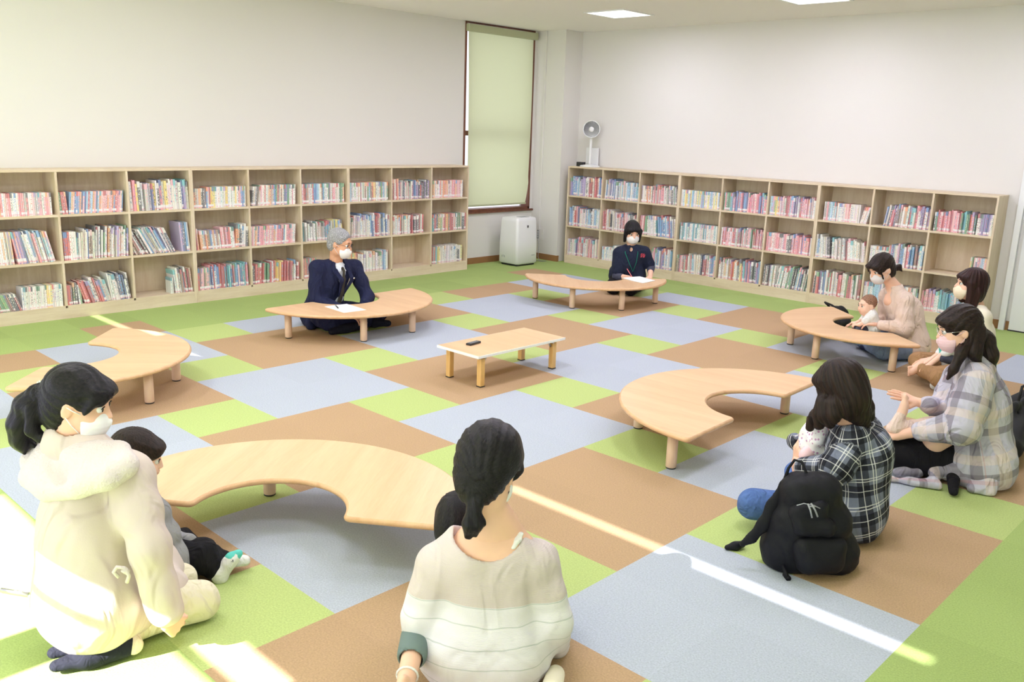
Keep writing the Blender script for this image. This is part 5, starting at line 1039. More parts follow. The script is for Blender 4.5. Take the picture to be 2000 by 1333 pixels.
# --- E: woman in the pale grey plaid overshirt -----------------------------------------------------
def person_E():
    p = person((3.620, 1.240), 'woman in a long pale grey plaid overshirt with glasses, pink mask and brown ponytail')
    H = Head((3.5033, 1.1292, 0.7807), 214, -14, 0, 1.02); neck = (3.5591, 1.1822, 0.6209); shL, shR = (3.6334, 1.0734, 0.5400), (3.4709, 1.3191, 0.4942)
    s = Sdf(.02); H.skin(s); s.cap(H.w((0, -.025, -.05)), neck, .048, .050, k=.03)
    wl = (3.4067, 0.9272, 0.2463); h = Sdf(.01); h.cap((3.4542, 0.9447, 0.2661), wl, .030, .025); h.cap(wl, (3.3516, 0.9024, 0.2203), .025, .024); hand(h, (3.3571, 0.9076, 0.2234), (-.72, -.62, -.12), (.2, -.2, .9), -1, .95, (.3, .35, .4, .5))
    wu = (3.3622, 1.1056, 0.3649); h2 = Sdf(.01); h2.cap((3.4093, 1.1227, 0.3615), wu, .028, .024); hand(h2, wu, (-.68, -.62, .30), (.25, -.30, .85), 1, .95, (.05, .05, .08, .1), .10)
    b0 = Sdf(.04); torso(b0, (3.64, 1.26, .12), neck, 205, .11, .125, .13, .7)
    skin_mesh([(s, .006), (h, .004), (h2, .004), (b0, .012)], M['skin'], p); H.eyes(p); H.mask(p, M['mask_pink']); glasses(H, p, M['silver'])
    hs = Sdf(.018); shell(hs, H, True, False, .003); H.E(hs, (0, -.045, -.02), (.070, .060, .07), .03); H.E(hs, (0, .052, .058), (.068, .050, .034), .02)
    hs.chain([(3.5528, 1.1762, 0.7965), (3.5760, 1.1982, 0.7922), (3.6049, 1.2119, 0.7338), (3.6350, 1.2129, 0.6586), (3.6618, 1.2383, 0.5920)], [.030, .024, .050, .048, .016], .02); hs.chain([(3.5660, 1.1060, 0.7689), (3.5569, 1.0422, 0.6840), (3.5427, 1.0012, 0.6027), (3.5256, 0.9849, 0.5537)], [.030, .028, .022, .008], .02); hs.chain([(3.5989, 1.1510, 0.7818), (3.6004, 1.0973, 0.6838), (3.6303, 1.1257, 0.6184)], [.030, .034, .012], .02)
    H.hair(hs, 'hair', M['hair_brown'], p, .005, (0, -.10, .03), (60, 5), .0018)
    b = MB(); q = V3((3.5789, 1.1734, 0.8069)); b.tube([q + V3((.5 * math.cos(t), .3 * math.cos(t), math.sin(t))) * .024 for t in np.linspace(0, 2 * PI, 13)], .007, 8); b.build('hair_tie', M['silver'], p)
    yv = yawv(205); c = Sdf(.05)
    c.cap((3.70, 1.16, .10), (3.62, 1.34, .10), .165, .165); c.cap((3.66, 1.25, .14), (3.62, 1.23, .38), .185, .170, .85, yv); c.cap((3.62, 1.23, .38), add(neck, (.03, .02, -.09)), .170, .120, .85, yv)
    c.cap(shL, neck, .066, .058); c.cap(shR, neck, .062, .058); el, cuff = (3.6337, 0.9772, 0.3257), (3.4542, 0.9447, 0.2661); sleeve(c, shL, el, cuff, (.082, .085, .050), .04)
    elr, cr = (3.4353, 1.2853, 0.3052), (3.4093, 1.1227, 0.3615); sleeve(c, shR, elr, cr, (.068, .066, .046), .04)
    f1, f2 = folds(.0055, 14, 61, (1, 1, .5)), folds(.0024, 38, 63); c.disp = lambda P: f1(P) + f2(P); c.cut_plane((3, 0, .01), (0, 0, -1), .01); c.cut_cap(add(neck, (0, 0, .01)), H.w((0, -.03, -.05)), .054, .05, .008)
    fr = [((3.66, 1.26, 0), (3.55, 1.18, .62), .17, yv), (shL, el, .08, (0, 0, 1)), (el, cuff, .065, (0, 0, 1)), (shR, elr, .065, (0, 0, 1))]
    ov = cloth(c, 'plaid_overshirt', M['plaid_grey'], p, .0065, 1, fr)
    # skirt of the overshirt spread on the floor
    k = Sdf(.03); e_ = [(3.3820, 0.7760, 0.0200), (3.3890, 0.9080, 0.0800), (3.4370, 1.0460, 0.1300), (3.5720, 1.0390, 0.1000), (3.7040, 1.0160, 0.0900), (3.8100, 1.0530, 0.0300)]
    k.cap((3.3840, 0.8060, 0.0180), (3.5830, 0.8900, 0.0180), .020, .022); k.cap((3.3830, 0.9070, 0.0300), (3.5100, 1.0130, 0.0600), .030, .045); k.cap((3.3990, 0.9950, 0.0600), (3.5470, 1.1260, 0.0700), .035, .06); k.cap((3.7240, 0.9840, 0.0220), (3.8050, 1.0160, 0.0200), .026, .022); k.cap((3.6500, 1.0510, 0.0500), (3.7750, 1.0410, 0.0500), .05, .045); k.cap((3.5780, 1.0370, 0.0600), (3.7420, 1.0960, 0.0800), .05, .07); k.cap((3.5500, 0.9090, 0.0300), (3.5360, 1.0110, 0.0600), .030, .035)
    g1 = folds(.009, 30, 67); k.disp = g1; k.cut_plane((3, 0, .003), (0, 0, -1)); cloth(k, 'overshirt_skirt', M['plaid_grey'], ov, .006, 1, [((3.3510, 0.8970, 0.0000), (3.7560, 1.3020, 0.0000), .05, (0, 0, 1))])
    for n_, (a0, a1) in enumerate((((3.6050, 1.0520, 0.0500), (3.6740, 0.8510, 0.0250)),)): k = Sdf(.02); k.cap((3.5540, 1.1000, 0.0500), a0, .034, .036); k.cap(a0, a1, .036, .022, .8, (0, 0, 1)); k.cut_plane((3, 0, .004), (0, 0, -1)); cloth(k, 'sock', M['black_cloth'], p, .005)
    t = Sdf(.03); kn = (3.3389, 0.9455, 0.1126); t.cap((3.60, 1.16, .10), kn, .11, .078); t.cap(kn, (3.5330, 1.0230, 0.0500), .072, .05); kr = (3.26, 1.36, .10); t.cap((3.58, 1.32, .10), kr, .10, .07); t.cap(kr, (3.40, 1.12, .06), .065, .05); t.disp = folds(.003, 34, 69); t.cut_plane((3, 0, .005), (0, 0, -1)); cloth(t, 'trousers', M['black_cloth'], p, .007)
    # her baby: only the leg and foot show
    q = person((3.36, 1.03), 'baby lying on the lap of the pale plaid woman, bare foot raised above beige leggings'); s = Sdf(.02)
    hp = (3.44, 1.09, .25); kn = (3.2730, 1.0590, 0.2200); kn = (3.3294, 0.9228, 0.2490); an = (3.3371, 0.9714, 0.3303); s.cap(kn, an, .022, .020); s.cap(an, (3.3412, 0.9753, 0.3670), .022, .020)
    s.cap((3.3420, 0.9761, 0.3586), (3.3368, 0.9850, 0.4115), .020, .016, .8, (1, 0, 0))
    for i in range(5): s.cap(lerp((3.3275, 0.9761, 0.4083), (3.3484, 0.9960, 0.4003), i / 4), lerp((3.3239, 0.9727, 0.4249), (3.3488, 0.9963, 0.4082), i / 4), .0065 - i * .0006, .0055, k=.003)
    H4 = Head((3.58, 1.14, .25), 20, 60, 0, .60, 'child'); H4.skin(s); s.cap(H4.c, (3.50, 1.03, .20), .04, .06); skin_mesh([(s, .0045)], M['skin_child'], q)
    c = Sdf(.025); c.cap((3.52, 1.13, .27), hp, .055, .050); c.cap(hp, kn, .05, .040); c.cap(kn, lerp(kn, an, .75), .038, .028); c.cap(hp, (3.34, 1.14, .22), .040, .030); c.disp = folds(.003, 60, 71); cloth(c, 'leggings', M['knit_pink'], q, .005)
    hs = Sdf(.012); shell(hs, H4, True); H4.hair(hs, 'hair', M['hair_brown'], q, .007)

# --- F: woman with the brown trousers and her toddler ---------------------------------------------
def person_F():
    p = person((3.020, 3.200), 'woman with a dark shoulder-length bob and cream mask, brown trousers, sitting by the white door')
    H = Head((2.9528, 3.1362, 0.7218), 214, 4, 0, 1.0); neck = (2.9942, 3.1755, 0.5670); shN, shF = (3.0819, 3.0795, 0.5120), (2.9260, 3.2900, 0.4842)
    s = Sdf(.02); H.skin(s, False); s.cap(H.w((0, -.025, -.05)), neck, .048, .05, k=.03); s.cap(neck, add(neck, (0, 0, -.04)), .055, .08, k=.03)
    b0 = Sdf(.04); torso(b0, (3.04, 3.22, .12), neck, 215, .11, .12, .13, .7)
    h = Sdf(.01); wr = (2.8407, 2.9195, 0.1897); h.cap((2.9339, 2.9803, 0.2822), wr, .028, .023); hand(h, wr, (-.65, -.6, -.3), (.1, -.2, .9), -1, .9, (.3, .3, .35, .4)); h.cap((2.7832, 2.8924, 0.1056), (2.7430, 2.8542, 0.1037), .026, .026)
    ft = Sdf(.012); ft.cap((2.7860, 2.8676, 0.1489), (2.7500, 2.8058, 0.1023), .030, .030)
    for i in range(5): ft.cap(lerp((2.7389, 2.7953, 0.1323), (2.7451, 2.8011, 0.0714), i / 4), lerp((2.7289, 2.7789, 0.1311), (2.7350, 2.7847, 0.0702), i / 4), .010 - i * .001, .008, k=.004)
    skin_mesh([(s, .006), (h, .004), (ft, .0045), (b0, .012)], M['skin'], p); H.eyes(p); H.mask(p, M['mask_cream'], .005)
    hs = Sdf(.018); shell(hs, H, False, False, .004); H.E(hs, (0, -.045, -.04), (.078, .064, .09), .03); H.E(hs, (0, .058, .052), (.070, .045, .034), .02)
    for x in (-1, 1): H.C(hs, (x * .074, .020, .02), (x * .078, .012, -.12), .026, .022); H.C(hs, (x * .062, -.03, -.04), (x * .066, -.03, -.14), .036, .022)
    H.C(hs, (0, -.06, -.04), (0, -.065, -.13), .042, .026)
    H.hair(hs, 'hair', M['hair_red'], p, .005, None, (60, 5), .0016, 0, 'down')
    yv = yawv(215); c = Sdf(.045); c.cap((3.06, 3.16, .10), (3.0, 3.26, .10), .14, .14); c.cap((3.04, 3.21, .12), (3.02, 3.20, .36), .155, .145, .78, yv); c.cap((3.02, 3.20, .36), add(neck, (0, 0, -.08)), .145, .11, .78, yv); c.cap(shN, neck, .056, .052); c.cap(shF, neck, .056, .052)
    sleeve(c, shN, (3.1326, 3.0863, 0.2672), (3.0102, 2.9976, 0.2418), (.060, .055, .040), .03); sleeve(c, shF, (2.9106, 3.3030, 0.2660), (2.8687, 3.1253, 0.2077), (.058, .05, .04), .03)
    c.disp = folds(.0035, 24, 81); c.cut_plane((3, 0, .01), (0, 0, -1), .01); c.cut_ell(add(neck, (0, 0, .02)), (.075, .075, .055), None, .01); cloth(c, 'top', M['ivory'], p, .007)
    b = MB(); b.tube([(3.0190, 3.1163, 0.5895), (3.0858, 3.0694, 0.5508), (3.1272, 3.0674, 0.4551), (3.1443, 3.0836, 0.3074)], .006, 6); b.build('shoulder_strap', M['black_cloth'], p)
    t = Sdf(.03); t.cap((3.06, 3.14, .10), (2.98, 3.26, .10), .12, .12); kf = (2.7154, 3.0212, 0.1311); t.cap((2.95, 3.27, .10), kf, .095, .070); t.cap(kf, (2.7809, 2.9041, 0.0915), .06, .045); kn = (2.9689, 2.7378, 0.1135); t.cap((3.06, 3.08, .10), kn, .098, .075); t.cap(kn, (2.7968, 2.8502, 0.1160), .068, .048); t.disp = folds(.004, 30, 83); t.cut_plane((3, 0, .005), (0, 0, -1)); cloth(t, 'trousers', M['brown_cloth'], p, .007)
    k = Sdf(.02); k.cap((2.9600, 2.9200, 0.0400), (2.9190, 2.7960, 0.0350), .036, .034); k.cut_plane((3, 0, .004), (0, 0, -1)); cloth(k, 'sock', M['white_cloth'], p, .006)
    q = person((2.9272, 2.9464, 0.2106), 'toddler in white bib top with teal patch on the lap in brown trousers'); WB[q.name] = tuple(q.location)
    s = Sdf(.02); H3 = Head((2.9293, 3.0311, 0.3944), 215, -5, 0, .74, 'child'); H3.skin(s); s.cap(H3.w((0, -.01, -.05)), (2.9359, 2.9823, 0.3124), .034, .045); h = Sdf(.01); h.cap((2.9158, 2.8805, 0.2494), (2.8464, 2.8146, 0.1556), .020, .018); hand(h, (2.8509, 2.8189, 0.1634), (-.6, -.5, -.4), (0, 0, 1), -1, .45); h.cap((2.8731, 2.9503, 0.2370), (2.8088, 2.8616, 0.1547), .020, .017); skin_mesh([(s, .006), (h, .004)], M['skin_child'], q); H3.eyes(q)
    hs = Sdf(.012); shell(hs, H3, True); H3.hair(hs, 'hair', M['hair_brown'], q, .006)
    c = Sdf(.03); c.cap((2.9412, 2.9873, 0.3127), (2.9494, 2.9951, 0.1881), .070, .085, .85, yawv(215)); c.cap((2.9738, 2.9217, 0.3291), (2.9287, 2.8789, 0.2597), .036, .032); c.cap((2.8869, 3.0323, 0.2952), (2.8731, 2.9503, 0.2370), .034, .030); c.disp = folds(.003, 50, 85); cloth(c, 'bib_top', M['white_cloth'], q, .005)
    c = Sdf(.01); c.cap((2.8905, 2.8702, 0.3059), (2.9013, 2.8804, 0.2539), .018, .020, .5, yawv(215)); cloth(c, 'bib_patch', M['teal'], q, .004)
    c = Sdf(.02); c.cap((2.9893, 2.9503, 0.2040), (2.9222, 2.8728, 0.2219), .040, .030); cloth(c, 'trousers', M['charcoal'], q, .006)

# --- G + H: mother in pale pink knit with her baby -------------------------------------------------
def person_G():
    p = person((2.450, 3.680), 'mother in a pale pink V-neck knit and jeans looking down at the baby before her')
    H = Head((2.2040, 3.4189, 0.7151), 240, -24, 0, 1.0); neck = (2.2815, 3.5200, 0.5673); shN, shF = (2.4008, 3.4678, 0.4838), (2.1935, 3.6295, 0.4746)
    s = Sdf(.02); H.skin(s); s.cap(H.w((0, -.022, -.05)), neck, .046, .048, k=.03); s.cap(neck, (2.2846, 3.4954, 0.4621), .048, .058, k=.03)
    h = Sdf(.01); wr = (2.2475, 3.3498, 0.2822); hand(h, wr, (-.8, -.5, .05), (-.2, -.3, .9), -1, .92, (.35, .4, .45, .5)); h2 = Sdf(.01); hand(h2, (2.1300, 3.4313, 0.2245), (-.5, -.3, .2), (-.3, -.2, .9), 1, .92, (.4, .45, .5, .5)); h2.cap((2.1853, 3.5115, 0.2575), (2.1300, 3.4313, 0.2245), .026, .022)
    b0 = Sdf(.04); torso(b0, (2.40, 3.64, .12), neck, 225, .11, .12, .13, .7)
    skin_mesh([(s, .006), (h, .0045), (h2, .0045), (b0, .012)], M['skin'], p); H.eyes(p); H.mask(p, M['mask_grey'], .005)
    hs = Sdf(.015); shell(hs, H, True, True, .002); H.E(hs, (0, .060, .052), (.070, .050, .036), .02)
    for x in (-.055, -.03, 0, .03, .055): H.C(hs, (x, .080, .055), (x * 1.15, .094 - abs(x) * .4, .005), .014, .007)
    for x in (-1, 1): H.C(hs, (x * .068, .060, .03), (x * .072, .055, -.05), .011, .005)
    hs.chain([(2.2545, 3.4944, 0.7232), (2.2780, 3.5167, 0.7243), (2.2949, 3.5328, 0.7333), (2.3158, 3.5526, 0.7013)], [.022, .022, .022, .006], .012)
    H.hair(hs, 'hair', M['hair_brown'], p, .005, (0, -.10, -.0), (60, 5), .0015)
    yv = yawv(228); c = Sdf(.045); c.cap((2.44, 3.60, .11), (2.38, 3.70, .11), .15, .15); c.cap((2.42, 3.64, .12), (2.36, 3.60, .36), .165, .150, .85, yv); c.cap((2.36, 3.60, .36), (2.3055, 3.5428, 0.4431), .150, .11, .85, yv); c.cap(shN, neck, .060, .055); c.cap(shF, neck, .058, .055)
    el = (2.4410, 3.4370, 0.2714); sleeve(c, shN, el, (2.2853, 3.3582, 0.2794), (.064, .060, .042), .03); elf = (2.1780, 3.6975, 0.2613); sleeve(c, shF, elf, (2.1656, 3.5203, 0.2528), (.058, .05, .040), .03)
    f1 = folds(.004, 20, 91); c.disp = f1; c.cut_plane((3, 0, .04), (0, 0, -1), .01); c.cut_ell(add(neck, (-.005, -.005, .030)), (.058, .058, .056), None, .008); c.cut_cap(add(neck, (-.03, -.045, .01)), (2.3047, 3.3766, 0.4463), .030, .005, .006); cloth(c, 'knit_sweater', M['knit_pink'], p, .0065)
    t = Sdf(.03); t.cap((2.44, 3.60, .10), (2.36, 3.70, .10), .12, .12); kn = (2.34, 3.32, .09); t.cap((2.46, 3.56, .10), kn, .10, .07); t.cap(kn, (2.16, 3.50, .06), .064, .045); kf = (2.04, 3.62, .09); t.cap((2.36, 3.72, .10), kf, .10, .07); t.cap(kf, (2.26, 3.48, .055), .062, .045); t.cut_plane((3, 0, .005), (0, 0, -1)); t.disp = folds(.003, 34, 93); cloth(t, 'jeans', M['jeans_pale'], p, .008)
    for a0, a1 in (((2.16, 3.50, .05), (2.08, 3.56, .03)), ((2.27, 3.47, .05), (2.33, 3.38, .035))): k = Sdf(.02); k.cap(a0, a1, .034, .024); k.cut_plane((3, 0, .004), (0, 0, -1)); cloth(k, 'sock', M['navy'], p, .007)
    q = person((2.1822, 3.3706, 0.2424), 'barefaced baby in a white top held up at the curved table'); WB[q.name] = tuple(q.location)
    s = Sdf(.018); H3 = Head((2.1413, 3.3869, 0.4102), 236, -6, 0, .74, 'child'); H3.skin(s); s.cap(H3.w((0, -.01, -.05)), (2.1680, 3.3847, 0.3393), .034, .045)
    h = Sdf(.008); h.cap((2.1685, 3.3162, 0.2980), (2.1396, 3.2750, 0.2691), .018, .015); hand(h, (2.1396, 3.2750, 0.2691), (-.8, -.3, -.05), (0, -.2, 1), -1, .40, (.7, .7, .7, .7)); h.cap((2.1144, 3.3889, 0.2872), (2.0883, 3.3366, 0.2685), .018, .015); hand(h, (2.0883, 3.3366, 0.2685), (-.8, -.3, -.05), (0, -.2, 1), 1, .40, (.7, .7, .7, .7))
    skin_mesh([(s, .004), (h, .0035)], M['skin_child'], q); H3.eyes(q)
    b = MB(); b.tube([H3.w((-.018, .088, -.045)), H3.w((0, .092, -.046)), H3.w((.018, .088, -.045))], [.002, .004, .002], 6); b.build('lips', M['lips'], q)
    hs = Sdf(.012); H3.E(hs, (0, -.018, .040), (.0775, .092, .086)); H3.E(hs, (0, .115, -.02), (.09, .075, .10), .02, True)
    for x in (-1, 1): H3.E(hs, (x * .086, .01, -.02), (.03, .04, .045), .01, True)
    H3.hair(hs, 'hair', M['baby_hair'], q, .004, None, (60, 5), .0004)
    c = Sdf(.025); c.cap((2.1748, 3.3911, 0.3311), (2.2030, 3.3904, 0.2434), .066, .078, .85, yawv(228)); c.cap((2.2001, 3.3463, 0.3413), (2.1724, 3.3062, 0.3000), .036, .030); c.cap((2.1326, 3.4338, 0.3269), (2.1108, 3.3993, 0.2809), .034, .028); c.disp = folds(.0025, 60, 95); c.cut_cap((2.1680, 3.3847, 0.3393), H3.c, .034, .030); cloth(c, 'white_top', M['white_cloth'], q, .0045)
    c = Sdf(.02); c.cap((2.1931, 3.3809, 0.2218), (2.1284, 3.2919, 0.2353), .045, .034); c.cap((2.1776, 3.4213, 0.2132), (2.1005, 3.3206, 0.2262), .045, .034); cloth(c, 'leggings', M['charcoal'], q, .006)

# --- I: staff woman writing ---------------------------------------------------------------------
def person_I():
    p = person((-0.760, 4.070), 'woman with a short black bob, navy polo shirt and green lanyard kneeling and writing')
    H = Head((-0.7157, 4.0707, 0.6612), -38, -14, 0, 1.0); neck = (-0.7335, 4.0952, 0.4870); shR, shL = (-0.8231, 4.0101, 0.4329), (-0.6357, 4.1880, 0.4527)
    s = Sdf(.02); H.skin(s, False); s.cap(H.w((0, -.022, -.05)), neck, .046, .048, k=.03); s.cap(neck, (-0.7190, 4.0882, 0.4560), .046, .045, k=.02)
    elR, wR = (-0.7999, 3.9494, 0.1906), (-0.6201, 3.9270, 0.2011); h = Sdf(.01); h.cap(lerp(elR, wR, .3), wR, .034, .025); hand(h, wR, (.72, .35, -.10), (-.1, -.3, .9), 1, .92, (.6, .65, .7, .75))
    elL, wL = (-0.5832, 4.2655, 0.2911), (-0.4667, 4.1002, 0.2166); h2 = Sdf(.01); h2.cap(lerp(elL, wL, .4), wL, .032, .025); hand(h2, wL, (.30, -.85, -.15), (0, -.1, 1), -1, .92, (.25, .3, .3, .35))
    b0 = Sdf(.04); torso(b0, (-.80, 4.12, .20), neck, -60, .11, .12, .13, .7); skin_mesh([(s, .006), (h, .0045), (h2, .0045), (b0, .012)], M['skin'], p); H.eyes(p); H.mask(p, M['mask'], .005)
    hs = Sdf(.018); shell(hs, H, False, False, .004); H.E(hs, (0, -.045, -.035), (.076, .062, .075), .03); H.E(hs, (0, .058, .052), (.070, .046, .034), .02)
    for x in (-1, 1): H.C(hs, (x * .076, .026, .03), (x * .078, .020, -.085), .026, .016)
    for x in (-.05, -.025, 0, .025, .05): H.C(hs, (x, .080, .055), (x * 1.15, .094 - abs(x) * .4, .020), .013, .007)
    H.hair(hs, 'hair', M['hair_black'], p, .005, None, (60, 5), .0014, 0, 'down')
    yv = yawv(-55); c = Sdf(.045); c.cap((-.84, 4.10, .19), (-.74, 4.16, .19), .145, .145); c.cap((-.79, 4.13, .18), (-.76, 4.09, .36), .150, .150, .80, yv); c.cap((-.76, 4.09, .36), add(neck, (0, 0, -.08)), .150, .105, .80, yv); c.cap(shR, neck, .058, .050); c.cap(shL, neck, .058, .050)
    c.cap(shR, lerp(shR, elR, .80), .062, .058); c.cap(shL, lerp(shL, elL, .80), .062, .058); c.disp = folds(.0035, 24, 101); c.cut_cap(add(neck, (.0, .0, -.0)), H.w((0, -.03, -.05)), .047, .048, .008); c.cut_cap(add(neck, (.03, -.045, .0)), add(neck, (.06, -.09, -.045)), .020, .006, .006); c.cut_plane((0, 0, .04), (0, 0, -1)); cloth(c, 'polo_shirt', M['navy_polo'], p, .0065)
    k = Sdf(.012); a = V3(neck); r_ = V3((yv[1], -yv[0], 0)); k.chain([a + yv * .060 + r_ * .030 + V3((0, 0, -.03)), a + r_ * .060, a - yv * .055 + V3((0, 0, .01)), a - r_ * .060, a + yv * .060 - r_ * .030 + V3((0, 0, -.03))], [.012, .014, .016, .014, .012], .01); cloth(k, 'collar', M['navy_polo'], p, .005)
    for a0, a1, tt in ((shR, elR, wR), (shL, elL, wL)): k = Sdf(.02); k.cap(lerp(a0, a1, .7), a1, .046, .044); k.cap(a1, lerp(a1, tt, .42), .043, .038); k.disp = folds(.002, 60, 103); cloth(k, 'undersleeve', M['charcoal'], p, .005)
    b = MB(); n_ = V3(neck); ch = (-0.6241, 3.9990, 0.2599); b.tube([n_ - r_ * .058 + V3((0, 0, .012)), (-0.6266, 4.0726, 0.4571), (-0.6073, 4.0288, 0.3641), ch], .004, 6, flat=.5); b.tube([n_ + r_ * .058 + V3((0, 0, .012)), (-0.7196, 3.9704, 0.4539), (-0.6636, 3.9685, 0.3621), ch], .004, 6, flat=.5); b.tube([n_ - r_ * .058 + V3((0, 0, .012)), n_ - yv * .06 + V3((0, 0, .02)), n_ + r_ * .058 + V3((0, 0, .012))], .004, 6); b.build('lanyard', M['lanyard'], p)
    b = MB(); o0 = V3((-0.5854, 4.0731, 0.4401)); rx = V3((.725, .6885, 0)); uz = V3((0, 0, 1))
    for (x, y, w_, h_) in ((0, 0, .004, .040), (.010, .010, .012, .005), (.010, .022, .012, .005), (.012, -.004, .005, .016), (.024, .008, .005, .020), (.030, -.006, .010, .012), (.030, .016, .004, .020), (.040, .004, .005, .024), (.006, -.010, .012, .005), (.030, -.016, .016, .004)):
        c0 = o0 + rx * x + uz * (y - .01); b.box(-w_ / 2, -.0015, -h_ / 2, w_ / 2, .0015, h_ / 2, T=Matrix.Translation(Vector(c0)) @ Matrix.Rotation(math.radians(43.5), 4, 'Z'))
    b.build('chest_print', M['red_mark'], p)
    t = Sdf(.03); t.cap((-.86, 4.08, .15), (-.80, 3.90, .085), .10, .078); t.cap((-.72, 4.16, .15), (-.62, 3.97, .085), .10, .078); t.cap((-.80, 3.90, .08), (-.86, 4.20, .06), .072, .05); t.cap((-.62, 3.97, .08), (-.72, 4.28, .06), .072, .05); t.cut_plane((0, 0, .005), (0, 0, -1)); t.disp = folds(.003, 30, 105); cloth(t, 'trousers', M['black_cloth'], p, .008)
    for x, y in ((-.87, 4.22), (-.73, 4.30)): k = Sdf(.02); k.cap((x, y, .045), (x - .03, y + .12, .03), .036, .024); k.cut_plane((0, 0, .004), (0, 0, -1)); cloth(k, 'sock', M['black_cloth'], p, .008)
    b = MB(); a0 = V3(wR) + V3((.055, .03, -.03)); b.tube([a0, a0 + V3((-.10, -.01, .12))], .0045, 8); o = b.build('pen', M['pinkpen']); tag(o, 'pink pen in the right hand of the woman in navy', 'pen')

# --- J: man in the suit -----------------------------------------------------------------------------
def person_J():
    p = person((-1.460, 0.660), 'grey-haired man in a navy suit, dark tie and white mask sitting cross-legged')
    H = Head((-1.3112, 0.7323, 0.7071), 28, -12, 0, 1.06); neck = (-1.3551, 0.7183, 0.5146); shR, shL = (-1.3930, 0.5582, 0.5020), (-1.3641, 0.9165, 0.4869)
    s = Sdf(.02); H.skin(s); s.cap(H.w((0, -.022, -.05)), neck, .054, .056, k=.03)
    elR, wR = (-1.3722, 0.5227, 0.2321), (-1.0764, 0.6656, 0.1573); elL, wL = (-1.2162, 0.9466, 0.2433), (-1.0764, 0.7759, 0.1166)
    h = Sdf(.01); hand(h, wR, (.75, .30, -.3), (.1, -.3, .9), 1, 1.0, (.4, .4, .45, .5)); h2 = Sdf(.01); h2.cap(lerp(elL, wL, .8), wL, .028, .026); hand(h2, wL, (.2, .1, -.9), (.8, -.3, .1), -1, 1.0, (.3, .3, .35, .4))
    b0 = Sdf(.04); torso(b0, (-1.48, .64, .12), neck, 8, .12, .14, .13, .7); skin_mesh([(s, .006), (h, .005), (h2, .005), (b0, .012)], M['skin_man'], p); H.eyes(p); H.mask(p, M['mask'], .005); glasses(H, p, M['glasses'])
    hs = Sdf(.012); H.E(hs, (0, -.018, .040), (.080, .096, .088)); H.E(hs, (0, -.045, -.02), (.072, .058, .058), .02); H.E(hs, (0, .115, -.01), (.085, .070, .095), .015, True)
    for x in (-1, 1): H.E(hs, (x * .086, .012, -.026), (.028, .032, .036), .010, True)
    H.hair(hs, 'hair', M['hair_grey'], p, .0045, (0, -.03, .14), (80, 8), .0014)
    yv = yawv(8); r_ = V3((yv[1], -yv[0], 0)); a = V3(neck); c = Sdf(.045)
    pv = V3((-1.46, .66, .10)); c.cap(pv - r_ * .06, pv + r_ * .06, .15, .15); c.cap(pv + V3((0, 0, .03)), pv + V3((.03, .03, .25)), .165, .165, .78, yv); c.cap(pv + V3((.03, .03, .25)), a + V3((-.01, 0, -.09)), .165, .13, .78, yv)
    c.cap(shR, neck, .066, .062); c.cap(shL, neck, .066, .062); sleeve(c, shR, elR, wR, (.068, .058, .044), .03); sleeve(c, shL, elL, lerp(elL, wL, .85), (.066, .056, .042), .03)
    c.cap(pv + r_ * .08 + V3((-.05, 0, -.02)), V3((-1.3280, 0.4420, 0.0200)), .11, .035); c.cap(pv - r_ * .06 + V3((-.05, 0, -.02)), pv - r_ * .14 + V3((-.06, 0, -.05)), .10, .05)
    f1 = folds(.0035, 22, 111); c.disp = f1; c.cut_plane((0, 0, .006), (0, 0, -1)); c.cut_cap(add(neck, (0, 0, .0)), H.w((0, -.03, -.05)), .060, .058, .008)
    # V opening down the front
    ft = a + yv * .115 + V3((0, 0, -.06)); fb = V3(lerp(a, pv, .68)) + yv * .165; c.cut_cap(a + yv * .06 + V3((0, 0, .005)), ft, .054, .056, .01); c.cut_cap(ft, fb, .058, .020, .01)
    cloth(c, 'suit_jacket', M['navy'], p, .0065)
    w_ = Sdf(.04); w_.cap(pv + V3((.03, .02, .06)), pv + V3((.04, .03, .25)), .148, .150, .74, yv); w_.cap(pv + V3((.04, .03, .25)), a + V3((.0, 0, -.07)), .150, .105, .74, yv); w_.cap(a + V3((0, 0, -.05)), a + V3((.004, 0, .012)), .072, .062, k=.02); w_.cut_cap(a, H.w((0, -.03, -.05)), .055, .053, .004); sh_ = cloth(w_, 'shirt', M['white_shirt'], p, .006)
    k = Sdf(.010)
    for x in (-1, 1): k.chain([a + yv * .062 + r_ * x * .004 + V3((0, 0, .004)), a + yv * .085 + r_ * x * .030 + V3((0, 0, -.032))], [.009, .007]); k.chain([a + yv * .062 + r_ * x * .006 + V3((0, 0, .004)), a + yv * .04 + r_ * x * .05 + V3((0, 0, .012)), a - yv * .04 + r_ * x * .05 + V3((0, 0, .022))], [.009, .010, .010])
    cloth(k, 'collar', M['white_shirt'], sh_, .004)
    k = Sdf(.012); k.cap(a + yv * .082 + V3((0, 0, -.010)), a + yv * .095 + V3((0, 0, -.030)), .013, .010); k.chain([a + yv * .098 + V3((0, 0, -.035)), V3(lerp(a, pv, .25)) + yv * .135, V3(lerp(a, pv, .5)) + yv * .150, V3(lerp(a, pv, .85)) + yv * .150], [.012, .018, .023, .026], sq=.35, ax=yv); cloth(k, 'necktie', M['tie'], p, .004)
    k = Sdf(.01)
    for x in (-1, 1): k.chain([a + r_ * x * .064 + V3((-.01, 0, .012)), a + yv * .075 + r_ * x * .072 + V3((0, 0, -.03)), a + yv * .135 + r_ * x * .060 + V3((0, 0, -.10)), V3(lerp(a, pv, .60)) + yv * .150 + r_ * x * .022], [.016, .022, .022, .008], sq=.35, ax=yv)
    cloth(k, 'lapel', M['navy'], p, .0045)
